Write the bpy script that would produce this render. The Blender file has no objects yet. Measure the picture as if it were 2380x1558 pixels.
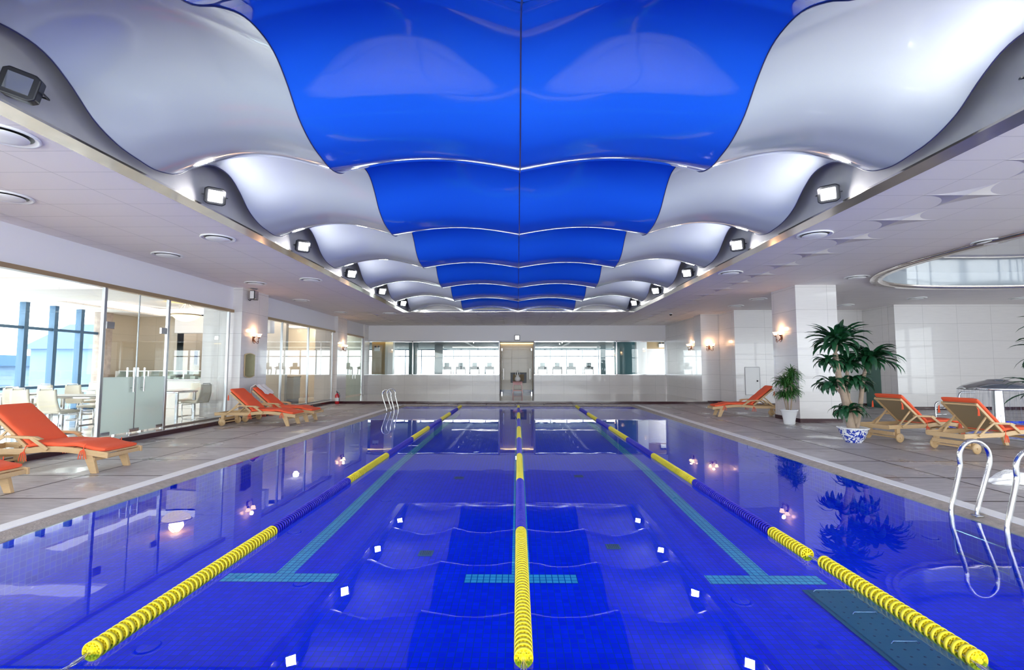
import bpy, math, random
from mathutils import Vector, Matrix
PI = math.pi
S = bpy.context.scene
COL = S.collection
rnd = random.Random(7)

# ------------------------------------------------------------------ camera
F, CX, CY, VX, VY, EYE, X0 = 1130., 1190., 779., 1203., 857., 1.5, -0.03
_d = Vector((VX-CX, VY-CY, 0))/F
_n = math.sqrt(1+_d.x**2+_d.y**2)
YAW = math.asin(_d.x/_n); PITCH = math.asin(_d.y/_n/math.cos(YAW))
FW = Vector((-math.sin(YAW)*math.cos(PITCH), math.cos(YAW)*math.cos(PITCH), math.sin(PITCH)))
RT = Vector((math.cos(YAW), math.sin(YAW), 0)); UP = RT.cross(FW)
EYEP = Vector((X0, 0, EYE))
cam = bpy.data.cameras.new('camera'); camo = bpy.data.objects.new('camera', cam); COL.objects.link(camo)
cam.sensor_width = 36; cam.lens = F/2380*36; cam.clip_start = .05; cam.clip_end = 500
m = Matrix((RT, UP, -FW)).transposed().to_4x4(); m.translation = EYEP
camo.matrix_world = m; S.camera = camo
def W(px, py, **k):
    v = RT*(px-CX)/F + UP*(CY-py)/F + FW
    (a, val), = k.items(); i = 'xyz'.index(a)
    return EYEP + v*((val-EYEP[i])/v[i])

# ------------------------------------------------------------------ levels
ZD, ZP, ZC = .05, .17, 3.78          # deck, raised plinth, main ceiling (water is z=0)

# ------------------------------------------------------------------ materials
def nt(name):
    m = bpy.data.materials.new(name); m.use_nodes = True
    t = m.node_tree; t.nodes.clear()
    o = t.nodes.new('ShaderNodeOutputMaterial')
    return m, t, o
def N(t, typ, **k):
    n = t.nodes.new(typ)
    for a, v in k.items():
        if a.startswith('i_'):
            key = a[2:]
            n.inputs[int(key) if key.isdigit() else key.replace('_', ' ')].default_value = v
        else: setattr(n, a, v)
    return n
def L(t, a, b): t.links.new(a, b)
def rgba(c): return (c[0], c[1], c[2], 1)
def pbr(name, col, rough=.5, metal=0, coat=0, emis=None, es=0, noise=0, nscale=8, bump=0, bscale=60, spec=.5, alpha=1, stretch=None):
    m, t, o = nt(name)
    p = N(t, 'ShaderNodeBsdfPrincipled'); L(t, p.outputs[0], o.inputs[0])
    p.inputs['Base Color'].default_value = rgba(col); p.inputs['Roughness'].default_value = rough
    p.inputs['Metallic'].default_value = metal; p.inputs['Coat Weight'].default_value = coat
    p.inputs['Coat Roughness'].default_value = .03; p.inputs['Specular IOR Level'].default_value = spec
    p.inputs['Alpha'].default_value = alpha
    if emis: p.inputs['Emission Color'].default_value = rgba(emis); p.inputs['Emission Strength'].default_value = es
    if noise or bump:
        tc = N(t, 'ShaderNodeTexCoord'); mp = N(t, 'ShaderNodeMapping'); L(t, tc.outputs['Object'], mp.inputs[0])
        if stretch: mp.inputs['Scale'].default_value = stretch
    if noise:
        nz = N(t, 'ShaderNodeTexNoise', i_Scale=nscale, i_Detail=5); L(t, mp.outputs[0], nz.inputs['Vector'])
        mx = N(t, 'ShaderNodeMixRGB', blend_type='MIX'); L(t, nz.outputs[0], mx.inputs[0])
        mx.inputs[1].default_value = rgba([c*(1-noise) for c in col]); mx.inputs[2].default_value = rgba([min(1, c*(1+noise)) for c in col])
        L(t, mx.outputs[0], p.inputs['Base Color'])
    if bump:
        nz = N(t, 'ShaderNodeTexNoise', i_Scale=bscale, i_Detail=4); L(t, mp.outputs[0], nz.inputs['Vector'])
        b = N(t, 'ShaderNodeBump', i_Strength=bump, i_Distance=.01); L(t, nz.outputs[0], b.inputs['Height']); L(t, b.outputs[0], p.inputs['Normal'])
    return m
def brick(name, col, mortar, bw, bh, ms, rough=.3, coat=0, var=.06, bump=.3, plane='xy', streak=0, off=(0, 0), offset=0, bcol2=None, spec=.5, srough=None, jit=0, wcoat=0):
    """grid of slabs / tiles on a plane: xy (floors), xz, yz (walls)"""
    m, t, o = nt(name)
    p = N(t, 'ShaderNodeBsdfPrincipled'); L(t, p.outputs[0], o.inputs[0])
    tc = N(t, 'ShaderNodeTexCoord'); sp = N(t, 'ShaderNodeSeparateXYZ'); cb = N(t, 'ShaderNodeCombineXYZ')
    L(t, tc.outputs['Object'], sp.inputs[0])
    ax = {'xy': (0, 1), 'xz': (0, 2), 'yz': (1, 2)}[plane]
    for k in (0, 1):
        ad = N(t, 'ShaderNodeMath', operation='ADD'); ad.inputs[1].default_value = off[k]
        L(t, sp.outputs[ax[k]], ad.inputs[0]); L(t, ad.outputs[0], cb.inputs[k])
    br = N(t, 'ShaderNodeTexBrick', offset=offset, squash=1); L(t, cb.outputs[0], br.inputs['Vector'])
    br.inputs['Scale'].default_value = 1; br.inputs['Brick Width'].default_value = bw; br.inputs['Row Height'].default_value = bh
    br.inputs['Mortar Size'].default_value = ms; br.inputs['Mortar Smooth'].default_value = .1; br.inputs['Bias'].default_value = 0
    c2 = bcol2 or [min(1, c*(1+var)) for c in col]
    br.inputs['Color1'].default_value = rgba([c*(1-var) for c in col]); br.inputs['Color2'].default_value = rgba(c2); br.inputs['Mortar'].default_value = rgba(mortar)
    out = br.outputs['Color']
    if streak:
        mp = N(t, 'ShaderNodeMapping'); mp.inputs['Scale'].default_value = (1.2, 38, 1) if plane != 'xy' else (2.2, 14, 1)
        L(t, cb.outputs[0], mp.inputs[0])
        nz = N(t, 'ShaderNodeTexNoise', i_Scale=1.6, i_Detail=7, i_Roughness=.65); L(t, mp.outputs[0], nz.inputs['Vector'])
        mr = N(t, 'ShaderNodeMapRange'); mr.inputs[1].default_value = .3; mr.inputs[2].default_value = .75; mr.inputs[3].default_value = 1-streak; mr.inputs[4].default_value = 1+streak*.5
        L(t, nz.outputs[0], mr.inputs[0])
        mx = N(t, 'ShaderNodeMixRGB', blend_type='MULTIPLY'); mx.inputs[0].default_value = 1; L(t, out, mx.inputs[1]); L(t, mr.outputs[0], mx.inputs[2]); out = mx.outputs[0]
    L(t, out, p.inputs['Base Color']); p.inputs['Roughness'].default_value = rough; p.inputs['Coat Weight'].default_value = coat
    p.inputs['Coat Roughness'].default_value = .02; p.inputs['Specular IOR Level'].default_value = spec
    if bump:
        b = N(t, 'ShaderNodeBump', i_Strength=bump, i_Distance=.004); b.invert = True
        L(t, br.outputs['Fac'], b.inputs['Height']); L(t, b.outputs[0], p.inputs['Normal'])
    return m, t, p, cb, out
def glassy(name, tint, ior=1.45, rough=0, frost=None, extra=0):
    m, t, o = nt(name)
    tr = N(t, 'ShaderNodeBsdfTransparent'); tr.inputs[0].default_value = rgba(tint)
    gl = N(t, 'ShaderNodeBsdfGlossy'); gl.inputs['Roughness'].default_value = rough
    fr = N(t, 'ShaderNodeFresnel', i_IOR=ior)
    ge = N(t, 'ShaderNodeNewGeometry'); mi = N(t, 'ShaderNodeMapRange'); mi.inputs[3].default_value = ior; mi.inputs[4].default_value = 1/ior   # same reflectance from either face
    L(t, ge.outputs['Backfacing'], mi.inputs[0]); L(t, mi.outputs[0], fr.inputs[0])
    src = tr.outputs[0]
    if frost:
        df = N(t, 'ShaderNodeBsdfTranslucent'); df.inputs[0].default_value = rgba(frost)
        d2 = N(t, 'ShaderNodeBsdfDiffuse'); d2.inputs[0].default_value = rgba(frost)
        ad = N(t, 'ShaderNodeMixShader'); ad.inputs[0].default_value = .5; L(t, df.outputs[0], ad.inputs[1]); L(t, d2.outputs[0], ad.inputs[2])
        mm = N(t, 'ShaderNodeMixShader'); mm.inputs[0].default_value = .88; L(t, tr.outputs[0], mm.inputs[1]); L(t, ad.outputs[0], mm.inputs[2]); src = mm.outputs[0]
    mx = N(t, 'ShaderNodeMixShader')
    if extra:
        ad = N(t, 'ShaderNodeMath', operation='MULTIPLY_ADD', use_clamp=True); L(t, fr.outputs[0], ad.inputs[0]); ad.inputs[1].default_value = 1+extra; ad.inputs[2].default_value = 0
        L(t, ad.outputs[0], mx.inputs[0])
    else: L(t, fr.outputs[0], mx.inputs[0])
    L(t, src, mx.inputs[1]); L(t, gl.outputs[0], mx.inputs[2]); L(t, mx.outputs[0], o.inputs[0])
    return m, t, gl, fr
def emit(name, col, s):
    m, t, o = nt(name); e = N(t, 'ShaderNodeEmission'); e.inputs[0].default_value = rgba(col); e.inputs[1].default_value = s; L(t, e.outputs[0], o.inputs[0]); return m

M = {}
M['tile'] = brick('pool_tile', (.006, .034, 1.0), (.012, .07, .50), .0585, .0585, .0035, rough=.4, var=.16, bump=.2, spec=.05)[0]
M['tile_wall'] = brick('pool_wall_tile', (.015, .05, .75), (.10, .18, .75), .0585, .0585, .003, rough=.4, var=.12, bump=.2, plane='yz', spec=.1)[0]
M['tile_wallx'] = brick('pool_wall_tile_end', (.015, .05, .75), (.10, .18, .75), .0585, .0585, .003, rough=.4, var=.12, bump=.2, plane='xz', spec=.1)[0]
M['cyan'] = brick('marking_tile', (.16, .72, .78), (.01, .12, .4), .0585, .0585, .004, rough=.2, var=.08, bump=.2)[0]
# deck: weathered grey slabs with dark joints, stains and a few wet patches
m_, t, p, cb, out = brick('deck_slab', (.50, .465, .46), (.06, .04, .04), 1.16, 1.16, .018, rough=.5, var=.10, bump=.6, streak=.30, off=(5.93, -.85))
nz = N(t, 'ShaderNodeTexNoise', i_Scale=1.7, i_Detail=8, i_Roughness=.7); mp = N(t, 'ShaderNodeMapping'); mp.inputs['Scale'].default_value = (.8, 1.7, 1)
L(t, cb.outputs[0], mp.inputs[0]); L(t, mp.outputs[0], nz.inputs['Vector'])
mr = N(t, 'ShaderNodeMapRange'); mr.inputs[1].default_value = .60; mr.inputs[2].default_value = .74; L(t, nz.outputs[0], mr.inputs[0])
mx = N(t, 'ShaderNodeMixRGB'); L(t, mr.outputs[0], mx.inputs[0]); L(t, out, mx.inputs[1]); mx.inputs[2].default_value = (.24, .17, .14, 1)
L(t, mx.outputs[0], p.inputs['Base Color'])
nz2 = N(t, 'ShaderNodeTexNoise', i_Scale=1.1, i_Detail=6); L(t, cb.outputs[0], nz2.inputs['Vector'])
mr2 = N(t, 'ShaderNodeMapRange'); mr2.inputs[1].default_value = .5; mr2.inputs[2].default_value = .66; mr2.inputs[3].default_value = .5; mr2.inputs[4].default_value = .16
L(t, nz2.outputs[0], mr2.inputs[0]); L(t, mr2.outputs[0], p.inputs['Roughness'])
M['deck'] = m_
for pl in ('xz', 'yz'):
    M['wall_'+pl] = brick('glossy_wall_tile_'+pl, (.745, .715, .71), (.46, .44, .44), 1.2, .62, .004, rough=.22, coat=.35, var=.02, bump=.25, plane=pl, streak=.085, offset=0)[0]
M['plaster'] = pbr('plaster', (.80, .79, .83), .7)
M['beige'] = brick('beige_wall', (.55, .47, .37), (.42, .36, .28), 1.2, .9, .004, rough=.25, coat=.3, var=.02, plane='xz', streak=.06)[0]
M['ceil'] = brick('ceiling_panel', (.89, .84, .82), (.55, .52, .51), 1.09, .545, .004, rough=.7, var=.01, bump=.3)[0]
# relief ceiling: round dishes in a square lattice leave four-pointed stars between them
m_, t, p, cb, out = brick('ceiling_relief', (.86, .82, .81), (.55, .52, .52), 1.09, .545, .004, rough=.6, var=.01, bump=0, off=(.125, .755))
vs = N(t, 'ShaderNodeVectorMath', operation='SCALE'); vs.inputs['Scale'].default_value = 1/1.09; L(t, cb.outputs[0], vs.inputs[0])
vf = N(t, 'ShaderNodeVectorMath', operation='FRACTION'); L(t, vs.outputs[0], vf.inputs[0])
vd = N(t, 'ShaderNodeVectorMath', operation='DISTANCE'); L(t, vf.outputs[0], vd.inputs[0]); vd.inputs[1].default_value = (0, 0, 0)
# distance to the nearest lattice corner; the star is what lies outside all four circles
fa = N(t, 'ShaderNodeVectorMath', operation='SUBTRACT'); L(t, vf.outputs[0], fa.inputs[0]); fa.inputs[1].default_value = (.5, .5, 0)
fb = N(t, 'ShaderNodeVectorMath', operation='ABSOLUTE'); L(t, fa.outputs[0], fb.inputs[0])
fc = N(t, 'ShaderNodeVectorMath', operation='SUBTRACT'); fc.inputs[0].default_value = (.5, .5, 0); L(t, fb.outputs[0], fc.inputs[1])
L(t, fc.outputs[0], vd.inputs[0])
mr = N(t, 'ShaderNodeMapRange'); mr.inputs[1].default_value = .49; mr.inputs[2].default_value = .71; mr.inputs[3].default_value = 0; mr.inputs[4].default_value = 1
L(t, vd.outputs['Value'], mr.inputs[0])
s3 = N(t, 'ShaderNodeSeparateXYZ'); L(t, cb.outputs[0], s3.inputs[0])
mA = N(t, 'ShaderNodeMath', operation='COMPARE'); L(t, s3.outputs[0], mA.inputs[0]); mA.inputs[1].default_value = 5.995; mA.inputs[2].default_value = .545
mB = N(t, 'ShaderNodeMath', operation='GREATER_THAN'); L(t, s3.outputs[1], mB.inputs[0]); mB.inputs[1].default_value = 19.7
mC = N(t, 'ShaderNodeMath', operation='MAXIMUM'); L(t, mA.outputs[0], mC.inputs[0]); L(t, mB.outputs[0], mC.inputs[1])
mD = N(t, 'ShaderNodeMath', operation='MULTIPLY'); L(t, mC.outputs[0], mD.inputs[0]); L(t, mr.outputs[0], mD.inputs[1])
b = N(t, 'ShaderNodeBump', i_Strength=1, i_Distance=.14); L(t, mD.outputs[0], b.inputs['Height']); L(t, b.outputs[0], p.inputs['Normal'])
M['relief'] = m_
M['plinth'] = pbr('plinth_stone', (.50, .46, .44), .12, coat=.3, noise=.12, nscale=3)
M['maroon'] = pbr('dark_red_stone', (.05, .012, .018), .2, coat=.3)
M['white_strip'] = pbr('white_grating', (.88, .87, .85), .5, bump=.3, bscale=40)
M['coping'] = pbr('rough_stone_coping', (.42, .36, .30), .45, noise=.45, nscale=14, bump=.9, bscale=50)
M['brass'] = pbr('bronze_trim', (.42, .30, .18), .3, metal=.6)
M['chrome'] = pbr('polished_steel', (.60, .61, .63), .13, metal=1)
M['steel'] = pbr('satin_steel', (.50, .51, .53), .28, metal=1)
M['beige_shaded'] = brick('shaded_beige_wall', (.40, .33, .26), (.30, .25, .2), 1.2, .9, .004, rough=.25, coat=.3, var=.02, plane='xz', streak=.06)[0]  # beige wall darkened, so the recess shade is painted into the colour
M['lip'] = pbr('brushed_metal_lip', (.62, .56, .52), .16, metal=.9, noise=.15, nscale=5)
M['dark_metal'] = pbr('dark_metal', (.03, .03, .035), .35, metal=.5)
M['recess'] = pbr('grey_painted_recess', (.42, .41, .42), .65, noise=.12, nscale=4)
M['blue_skin'] = pbr('blue_stretch_skin', (.014, .125, .76), .10, coat=1, spec=.7)
M['white_skin'] = pbr('white_stretch_skin', (.455, .50, .555), .14, coat=1, spec=.6)
M['seam'] = pbr('dark_seam', (.03, .03, .10), .4)
M['wframe_blue'] = pbr('blue_grey_window_frame', (.06, .14, .25), .35, metal=.2)
M['gym_dark'] = pbr('gym_ceiling', (.10, .14, .15), .8, spec=.1)
M['teal'] = pbr('teal_grey_column', (.16, .26, .29), .15, coat=.6)
M['teal_glass'] = pbr('dark_teal_glass', (.05, .14, .16), .05, coat=1)
M['gym_floor'] = pbr('gym_floor', (.5, .48, .46), .15, coat=.3)
M['brown'] = pbr('brown_panel', (.36, .24, .11), .35)
M['din_floor'] = brick('polished_floor_tile', (.75, .70, .66), (.5, .45, .42), .8, .8, .004, rough=.08, coat=.4, var=.02, bump=0)[0]
M['glass'], *_ = glassy('clear_glass', (.96, .985, .975), 1.5)
M['glass_green'], *_ = glassy('greenish_glass', (.86, .95, .92), 1.5)
M['frost'], *_ = glassy('frosted_glass', (.9, .95, .93), 1.5, frost=(.72, .80, .76))
# water: clear body seen through a Fresnel surface with the faintest ripple
m_, t, gl, fr = glassy('pool_water', (.55, .80, 1.0), 1.34)
tc = N(t, 'ShaderNodeTexCoord'); nz = N(t, 'ShaderNodeTexNoise', i_Scale=1.6, i_Detail=2); L(t, tc.outputs['Object'], nz.inputs['Vector'])
b = N(t, 'ShaderNodeBump', i_Strength=.05, i_Distance=.02); L(t, nz.outputs[0], b.inputs['Height'])
L(t, b.outputs[0], gl.inputs['Normal'])
M['water'] = m_
M['orange'] = pbr('orange_canvas', (.93, .125, .045), .75, bump=.25, bscale=180)
M['teak'] = pbr('teak', (.62, .42, .22), .45, noise=.18, nscale=6, stretch=(2, 14, 14))
M['canvas'] = pbr('tan_sling', (.33, .25, .15), .7)
M['yellow'] = pbr('yellow_float_plastic', (.93, .79, .03), .3, spec=.5)
M['bluef'] = pbr('blue_float_plastic', (.018, .012, .52), .3)
M['cable'] = pbr('steel_cable', (.6, .6, .6), .3, metal=.9)
M['leaf'] = pbr('dark_green_leaf', (.012, .075, .028), .35, noise=.45, nscale=9)
M['leaf2'] = pbr('mid_green_leaf', (.05, .17, .035), .4, noise=.4, nscale=12)
M['bark'] = pbr('pale_bark', (.36, .27, .20), .8, noise=.2, nscale=20, bump=.6, bscale=40)
M['soil'] = pbr('soil', (.05, .03, .02), .9)
M['white_cer'] = pbr('white_ceramic', (.85, .85, .86), .12, coat=.6)
m_, t, o = nt('blue_white_porcelain')
p = N(t, 'ShaderNodeBsdfPrincipled', i_Roughness=.12); p.inputs['Coat Weight'].default_value = .7; L(t, p.outputs[0], o.inputs[0])
tc = N(t, 'ShaderNodeTexCoord'); vo = N(t, 'ShaderNodeTexNoise', i_Scale=11, i_Detail=3, i_Distortion=2.2); L(t, tc.outputs['Object'], vo.inputs['Vector'])
cr = N(t, 'ShaderNodeValToRGB'); cr.color_ramp.elements[0].position = .47; cr.color_ramp.elements[0].color = (.02, .05, .42, 1)
cr.color_ramp.elements[1].position = .52; cr.color_ramp.elements[1].color = (.85, .87, .9, 1); L(t, vo.outputs[0], cr.inputs[0]); L(t, cr.outputs[0], p.inputs['Base Color'])
M['porcelain'] = m_
M['cream'] = pbr('cream_leather', (.80, .74, .62), .4)
M['cloth'] = pbr('white_cloth', (.85, .84, .82), .8)
M['white'] = pbr('white_paint', (.85, .85, .85), .4)
M['cove'] = emit('cove_light', (1, .97, .93), 1.3)
M['warm_cove'] = emit('warm_cove_light', (1, .75, .3), 1.6)
M['flood'] = emit('floodlight_lens', (1, .98, .96), 60)
M['lens_off'] = pbr('floodlight_glass', (.45, .48, .52), .05, metal=.8)
M['shade'] = emit('lit_glass_shade', (1, .60, .32), 3.2)
M['bowl'] = emit('lit_bowl', (1, .80, .42), 1.6)
M['rosette'] = pbr('gilt_rosette_glow', (.8, .55, .2), .4, emis=(1, .7, .25), es=.25, bump=.8, bscale=20)  # faint emission paints the bowl's glow onto the gilt
M['bronze'] = pbr('aged_bronze', (.16, .06, .03), .35, metal=.7)
M['plaque'] = pbr('dark_gold_mirror', (.16, .13, .035), .12, metal=.5, coat=.4)
M['red'] = pbr('red_enamel', (.55, .01, .02), .25, coat=.4)
M['red_lacq'] = pbr('red_lacquer', (.30, .015, .015), .25, coat=.4)
M['grate'] = pbr('teal_steel_plate', (.018, .17, .22), .5)
M['grate_d'] = pbr('dark_hole', (.01, .05, .10), .6)
M['panel_grey'] = pbr('grey_line', (.35, .34, .36), .5)
M['wood_door'] = pbr('brown_wood_door', (.30, .15, .06), .3)
M['green_door'] = pbr('green_glass_door', (.06, .15, .12), .15)
M['screen_blue'] = pbr('blue_screen', (.03, .04, .15), .2, coat=.5)
M['outdoor'] = pbr('hazy_facade', (.13, .21, .32), .8, noise=.3, nscale=.15)  # pale blue distance haze painted into the facade colour
M['outdoor2'] = pbr('hazy_blue_roof', (.05, .12, .30), .8)  # roof blue with distance haze painted in
M['outdoor3'] = pbr('hazy_city_ground', (.62, .68, .72), .9, noise=.4, nscale=.05)  # haze painted pale, lightened to bounce light up to the ceilings
M['winpane'] = pbr('far_window_pane', (.10, .16, .26), .3)
M['stone'] = pbr('rough_stone_cladding', (.42, .33, .29), .6, noise=.5, nscale=7, bump=1, bscale=14)
M['foam'] = pbr('white_foam', (.75, .80, .9), .5, noise=.3, nscale=6)
M['orange_tie'] = M['orange']

# ------------------------------------------------------------------ mesh builder
class MB:
    def __init__(s): s.v = []; s.f = []; s.sm = []
    def add(s, vs, fs, smooth=False, T=None):
        b = len(s.v)
        for v in vs:
            v = Vector(v); s.v.append(tuple(T @ v) if T is not None else tuple(v))
        for f in fs: s.f.append(tuple(b+i for i in f)); s.sm.append(smooth)
        return s
    def box(s, x0, x1, y0, y1, z0, z1, T=None):
        return s.add([(x, y, z) for z in (z0, z1) for y in (y0, y1) for x in (x0, x1)],
                     [(0, 2, 3, 1), (4, 5, 7, 6), (0, 1, 5, 4), (2, 6, 7, 3), (0, 4, 6, 2), (1, 3, 7, 5)], False, T)
    def quad(s, a, b, c, d): return s.add([a, b, c, d], [(0, 1, 2, 3)])
    def bar(s, a, b, w, h, up=(0, 0, 1)):
        a = Vector(a); b = Vector(b); d = (b-a); ln = d.length; d.normalize()
        r = d.cross(Vector(up)); r.normalize(); u = r.cross(d)
        T = Matrix((r, d, u)).transposed().to_4x4(); T.translation = a
        return s.box(-w/2, w/2, 0, ln, -h/2, h/2, T)
    def tube(s, pts, r, n=10, closed=False, caps=True, T=None):
        pts = [Vector(p) for p in pts]; k = len(pts); rs = r if isinstance(r, (list, tuple)) else [r]*k
        vs = []; prev = None
        for i, p in enumerate(pts):
            if closed: d = pts[(i+1) % k]-pts[i-1]
            else: d = pts[min(i+1, k-1)]-pts[max(i-1, 0)]
            d.normalize()
            if prev is None:
                a = Vector((0, 0, 1)) if abs(d.z) < .9 else Vector((1, 0, 0))
                u = d.cross(a).normalized()
            else:
                u = (prev-d*prev.dot(d))
                if u.length < 1e-6: u = d.orthogonal()
                u.normalize()
            prev = u; w = d.cross(u)
            for j in range(n):
                q = 2*PI*j/n; vs.append(p+(u*math.cos(q)+w*math.sin(q))*rs[i])
        fs = []
        for i in range(k if closed else k-1):
            for j in range(n):
                a = i*n+j; b = i*n+(j+1) % n; c = ((i+1) % k)*n+(j+1) % n; d_ = ((i+1) % k)*n+j
                fs.append((a, b, c, d_))
        s.add(vs, fs, True, T)
        if caps and not closed:
            s.add(vs[:n], [tuple(range(n))[::-1]], False, T); s.add(vs[-n:], [tuple(range(n))], False, T)
        return s
    def lathe(s, prof, n=24, T=None, smooth=True):
        vs = []; fs = []
        for (r, z) in prof:
            for j in range(n):
                q = 2*PI*j/n; vs.append((r*math.cos(q), r*math.sin(q), z))
        for i in range(len(prof)-1):
            for j in range(n):
                fs.append((i*n+j, i*n+(j+1) % n, (i+1)*n+(j+1) % n, (i+1)*n+j))
        s.add(vs, fs, smooth, T)
        if prof[0][0] > 1e-4: s.add(vs[:n], [tuple(range(n))[::-1]], False, T)
        if prof[-1][0] > 1e-4: s.add(vs[-n:], [tuple(range(n))], False, T)
        return s
    def prism(s, poly, h0, h1, axis='z', T=None):
        n = len(poly)
        f = {'z': lambda a, b, h: (a, b, h), 'y': lambda a, b, h: (a, h, b), 'x': lambda a, b, h: (h, a, b)}[axis]
        vs = [f(a, b, h0) for a, b in poly]+[f(a, b, h1) for a, b in poly]
        fs = [tuple(range(n))[::-1], tuple(range(n, 2*n))]+[(i, (i+1) % n, n+(i+1) % n, n+i) for i in range(n)]
        return s.add(vs, fs, False, T)
    def grid(s, fn, nu, nv, smooth=True, wrap=False):
        vs = [fn(i/nu, j/nv) for j in range(nv+1) for i in range(nu+1)]
        fs = [(j*(nu+1)+i, j*(nu+1)+i+1, (j+1)*(nu+1)+i+1, (j+1)*(nu+1)+i) for j in range(nv) for i in range(nu)]
        return s.add(vs, fs, smooth)
    def build(s, name, mat, parent=None, bevel=0, solid=0, subd=0, fix=True, seg=2):
        me = bpy.data.meshes.new(name); me.from_pydata(s.v, [], s.f)
        me.polygons.foreach_set('use_smooth', s.sm); me.validate()
        if fix:
            import bmesh
            bm = bmesh.new(); bm.from_mesh(me); bmesh.ops.recalc_face_normals(bm, faces=bm.faces); bm.to_mesh(me); bm.free()
        me.materials.append(M[mat] if isinstance(mat, str) else mat)
        o = bpy.data.objects.new(name, me); COL.objects.link(o)
        if parent is not None: o.parent = parent
        if solid: q = o.modifiers.new('solid', 'SOLIDIFY'); q.thickness = solid; q.offset = 0
        if subd: q = o.modifiers.new('subd', 'SUBSURF'); q.levels = subd; q.render_levels = subd
        if bevel: q = o.modifiers.new('bevel', 'BEVEL'); q.width = bevel; q.segments = seg; q.limit_method = 'ANGLE'
        return o
def tag(o, label=None, cat=None, group=None, kind=None):
    if label: o['label'] = label
    if cat: o['category'] = cat
    if group: o['group'] = group
    if kind: o['kind'] = kind
    return o
def thing(name, label, cat, loc=(0, 0, 0), rz=0, group=None):
    o = bpy.data.objects.new(name, None); o.empty_display_size = .1; COL.objects.link(o)
    o.location = loc; o.rotation_euler = (0, 0, rz)
    return tag(o, label, cat, group)
def struct(o, label=None, cat=None):
    o['kind'] = 'structure'
    if label: o['label'] = label
    if cat: o['category'] = cat
    return o
def srot(name, label, cat):
    return struct(thing(name, label, cat))
def copy_tree(o, parent=None):
    c = o.copy(); COL.objects.link(c); c.parent = parent
    for ch in list(o.children): copy_tree(ch, c)
    return c
def dup(o, loc, rz, label=None, group=None, scale=None):
    c = copy_tree(o); c.location = loc; c.rotation_euler = (0, 0, rz)
    if label: c['label'] = label
    if group: c['group'] = group
    if scale: c.scale = (scale,)*3
    return c
def TR(x, y, z, rx=0, ry=0, rz=0):
    from mathutils import Euler
    return Matrix.Translation((x, y, z)) @ Euler((rx, ry, rz)).to_matrix().to_4x4()
# ================================================================== SETTING
PW, PY0, PY1 = 4.5, 2.54, 19.55      # pool half width, near and far end
prof = [(2.0, -.53), (4.74, -.47), (6.36, -.42), (8.94, -.31), (14.7, -.23), (19.8, -.20)]
def fz(y):
    for (a, b), (c, d) in zip(prof, prof[1:]):
        if y <= c: return b+(d-b)*(y-a)/(c-a)
    return prof[-1][1]
def strip(x0, x1, y0, y1, dz=0, n=40):
    return MB().grid(lambda u, v: (x0+(x1-x0)*u, y0+(y1-y0)*v, fz(y0+(y1-y0)*v)+dz), 1, n)
b = MB()
ys = sorted([PY0-.02, PY1+.02]+[y for y, _ in prof if PY0 < y < PY1])
for a, c in zip(ys, ys[1:]): b.quad((-PW, a, fz(a)), (PW, a, fz(a)), (PW, c, fz(c)), (-PW, c, fz(c)))
struct(b.build('floor_pool', 'tile'), 'deep blue mosaic tiled bottom of the swimming pool', 'pool floor')
for sx, nm in ((-1, 'wall_pool_left'), (1, 'wall_pool_right')):
    struct(MB().quad((sx*PW, PY0, -.6), (sx*PW, PY1, -.6), (sx*PW, PY1, -.012), (sx*PW, PY0, -.012)).build(nm, 'tile_wall'), 'small blue mosaic tiles on the %s side of the pool below the waterline' % ('left' if sx < 0 else 'right'), 'pool wall')
struct(MB().quad((-PW, PY1, -.6), (PW, PY1, -.6), (PW, PY1, -.012), (-PW, PY1, -.012)).build('wall_pool_back', 'tile_wallx'))
struct(MB().quad((-PW, PY0, -.7), (PW, PY0, -.7), (PW, PY0, -.012), (-PW, PY0, -.012)).build('wall_pool_front', 'tile_wallx'))
# lane markings set in the mosaic
k = 0
for x in (-2.27, 0, 2.27):
    for nm, (a, c, d, e) in (('line', (x-.088, x+.088, 4.78, 18.4)), ('bar', (x-.53, x+.53, 4.62, 4.80))):
        k += 1
        struct(strip(a, c, d, e, .003).build('trim_%d' % k, 'cyan'))
w_ = struct(MB().quad((-PW, PY0, 0), (PW, PY0, 0), (PW, PY1, 0), (-PW, PY1, 0)).build('water', 'water'), 'still clear water filling the lap pool', 'water')
# coping: sloping wet stone, then a white grating strip, all the way round
R0, R1, R2 = PW, PW+.15, PW+.33
def ring(x0, x1, y0a, y0b, z0, z1, far=True):
    b = MB()
    A = [(-x0, PY0-(x0-PW)), (x0, PY0-(x0-PW)), (x0, PY1+(x0-PW)*.6), (-x0, PY1+(x0-PW)*.6)]
    B = [(-x1, PY0-(x1-PW)), (x1, PY0-(x1-PW)), (x1, PY1+(x1-PW)*.6), (-x1, PY1+(x1-PW)*.6)]
    for i in range(4):
        j = (i+1) % 4
        b.quad((*A[i], z0), (*A[j], z0), (*B[j], z1), (*B[i], z1))
    return b
b = ring(R0, R1, 0, 0, -.015, .045); struct(b.build('trim_20', 'coping'), 'sloping rough stone edge at the waterline', 'pool edge')
b = MB()
for sx in (-1, 1): b.box(min(sx*R1, sx*R2), max(sx*R1, sx*R2), PY0, PY1+.05, -.05, ZD+.004)
struct(b.build('trim_21', 'white_strip'), 'white grating strip along both long sides of the pool', 'overflow grating')
# deck
b = MB()
b.box(-8.0, -R2, -3.5, 20.2, -.3, ZD); b.box(-R2, R2, -3.5, PY0-.14, -.3, ZD-.004); b.box(-R2, R2, PY1+.08, 20.2, -.3, ZD)
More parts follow.
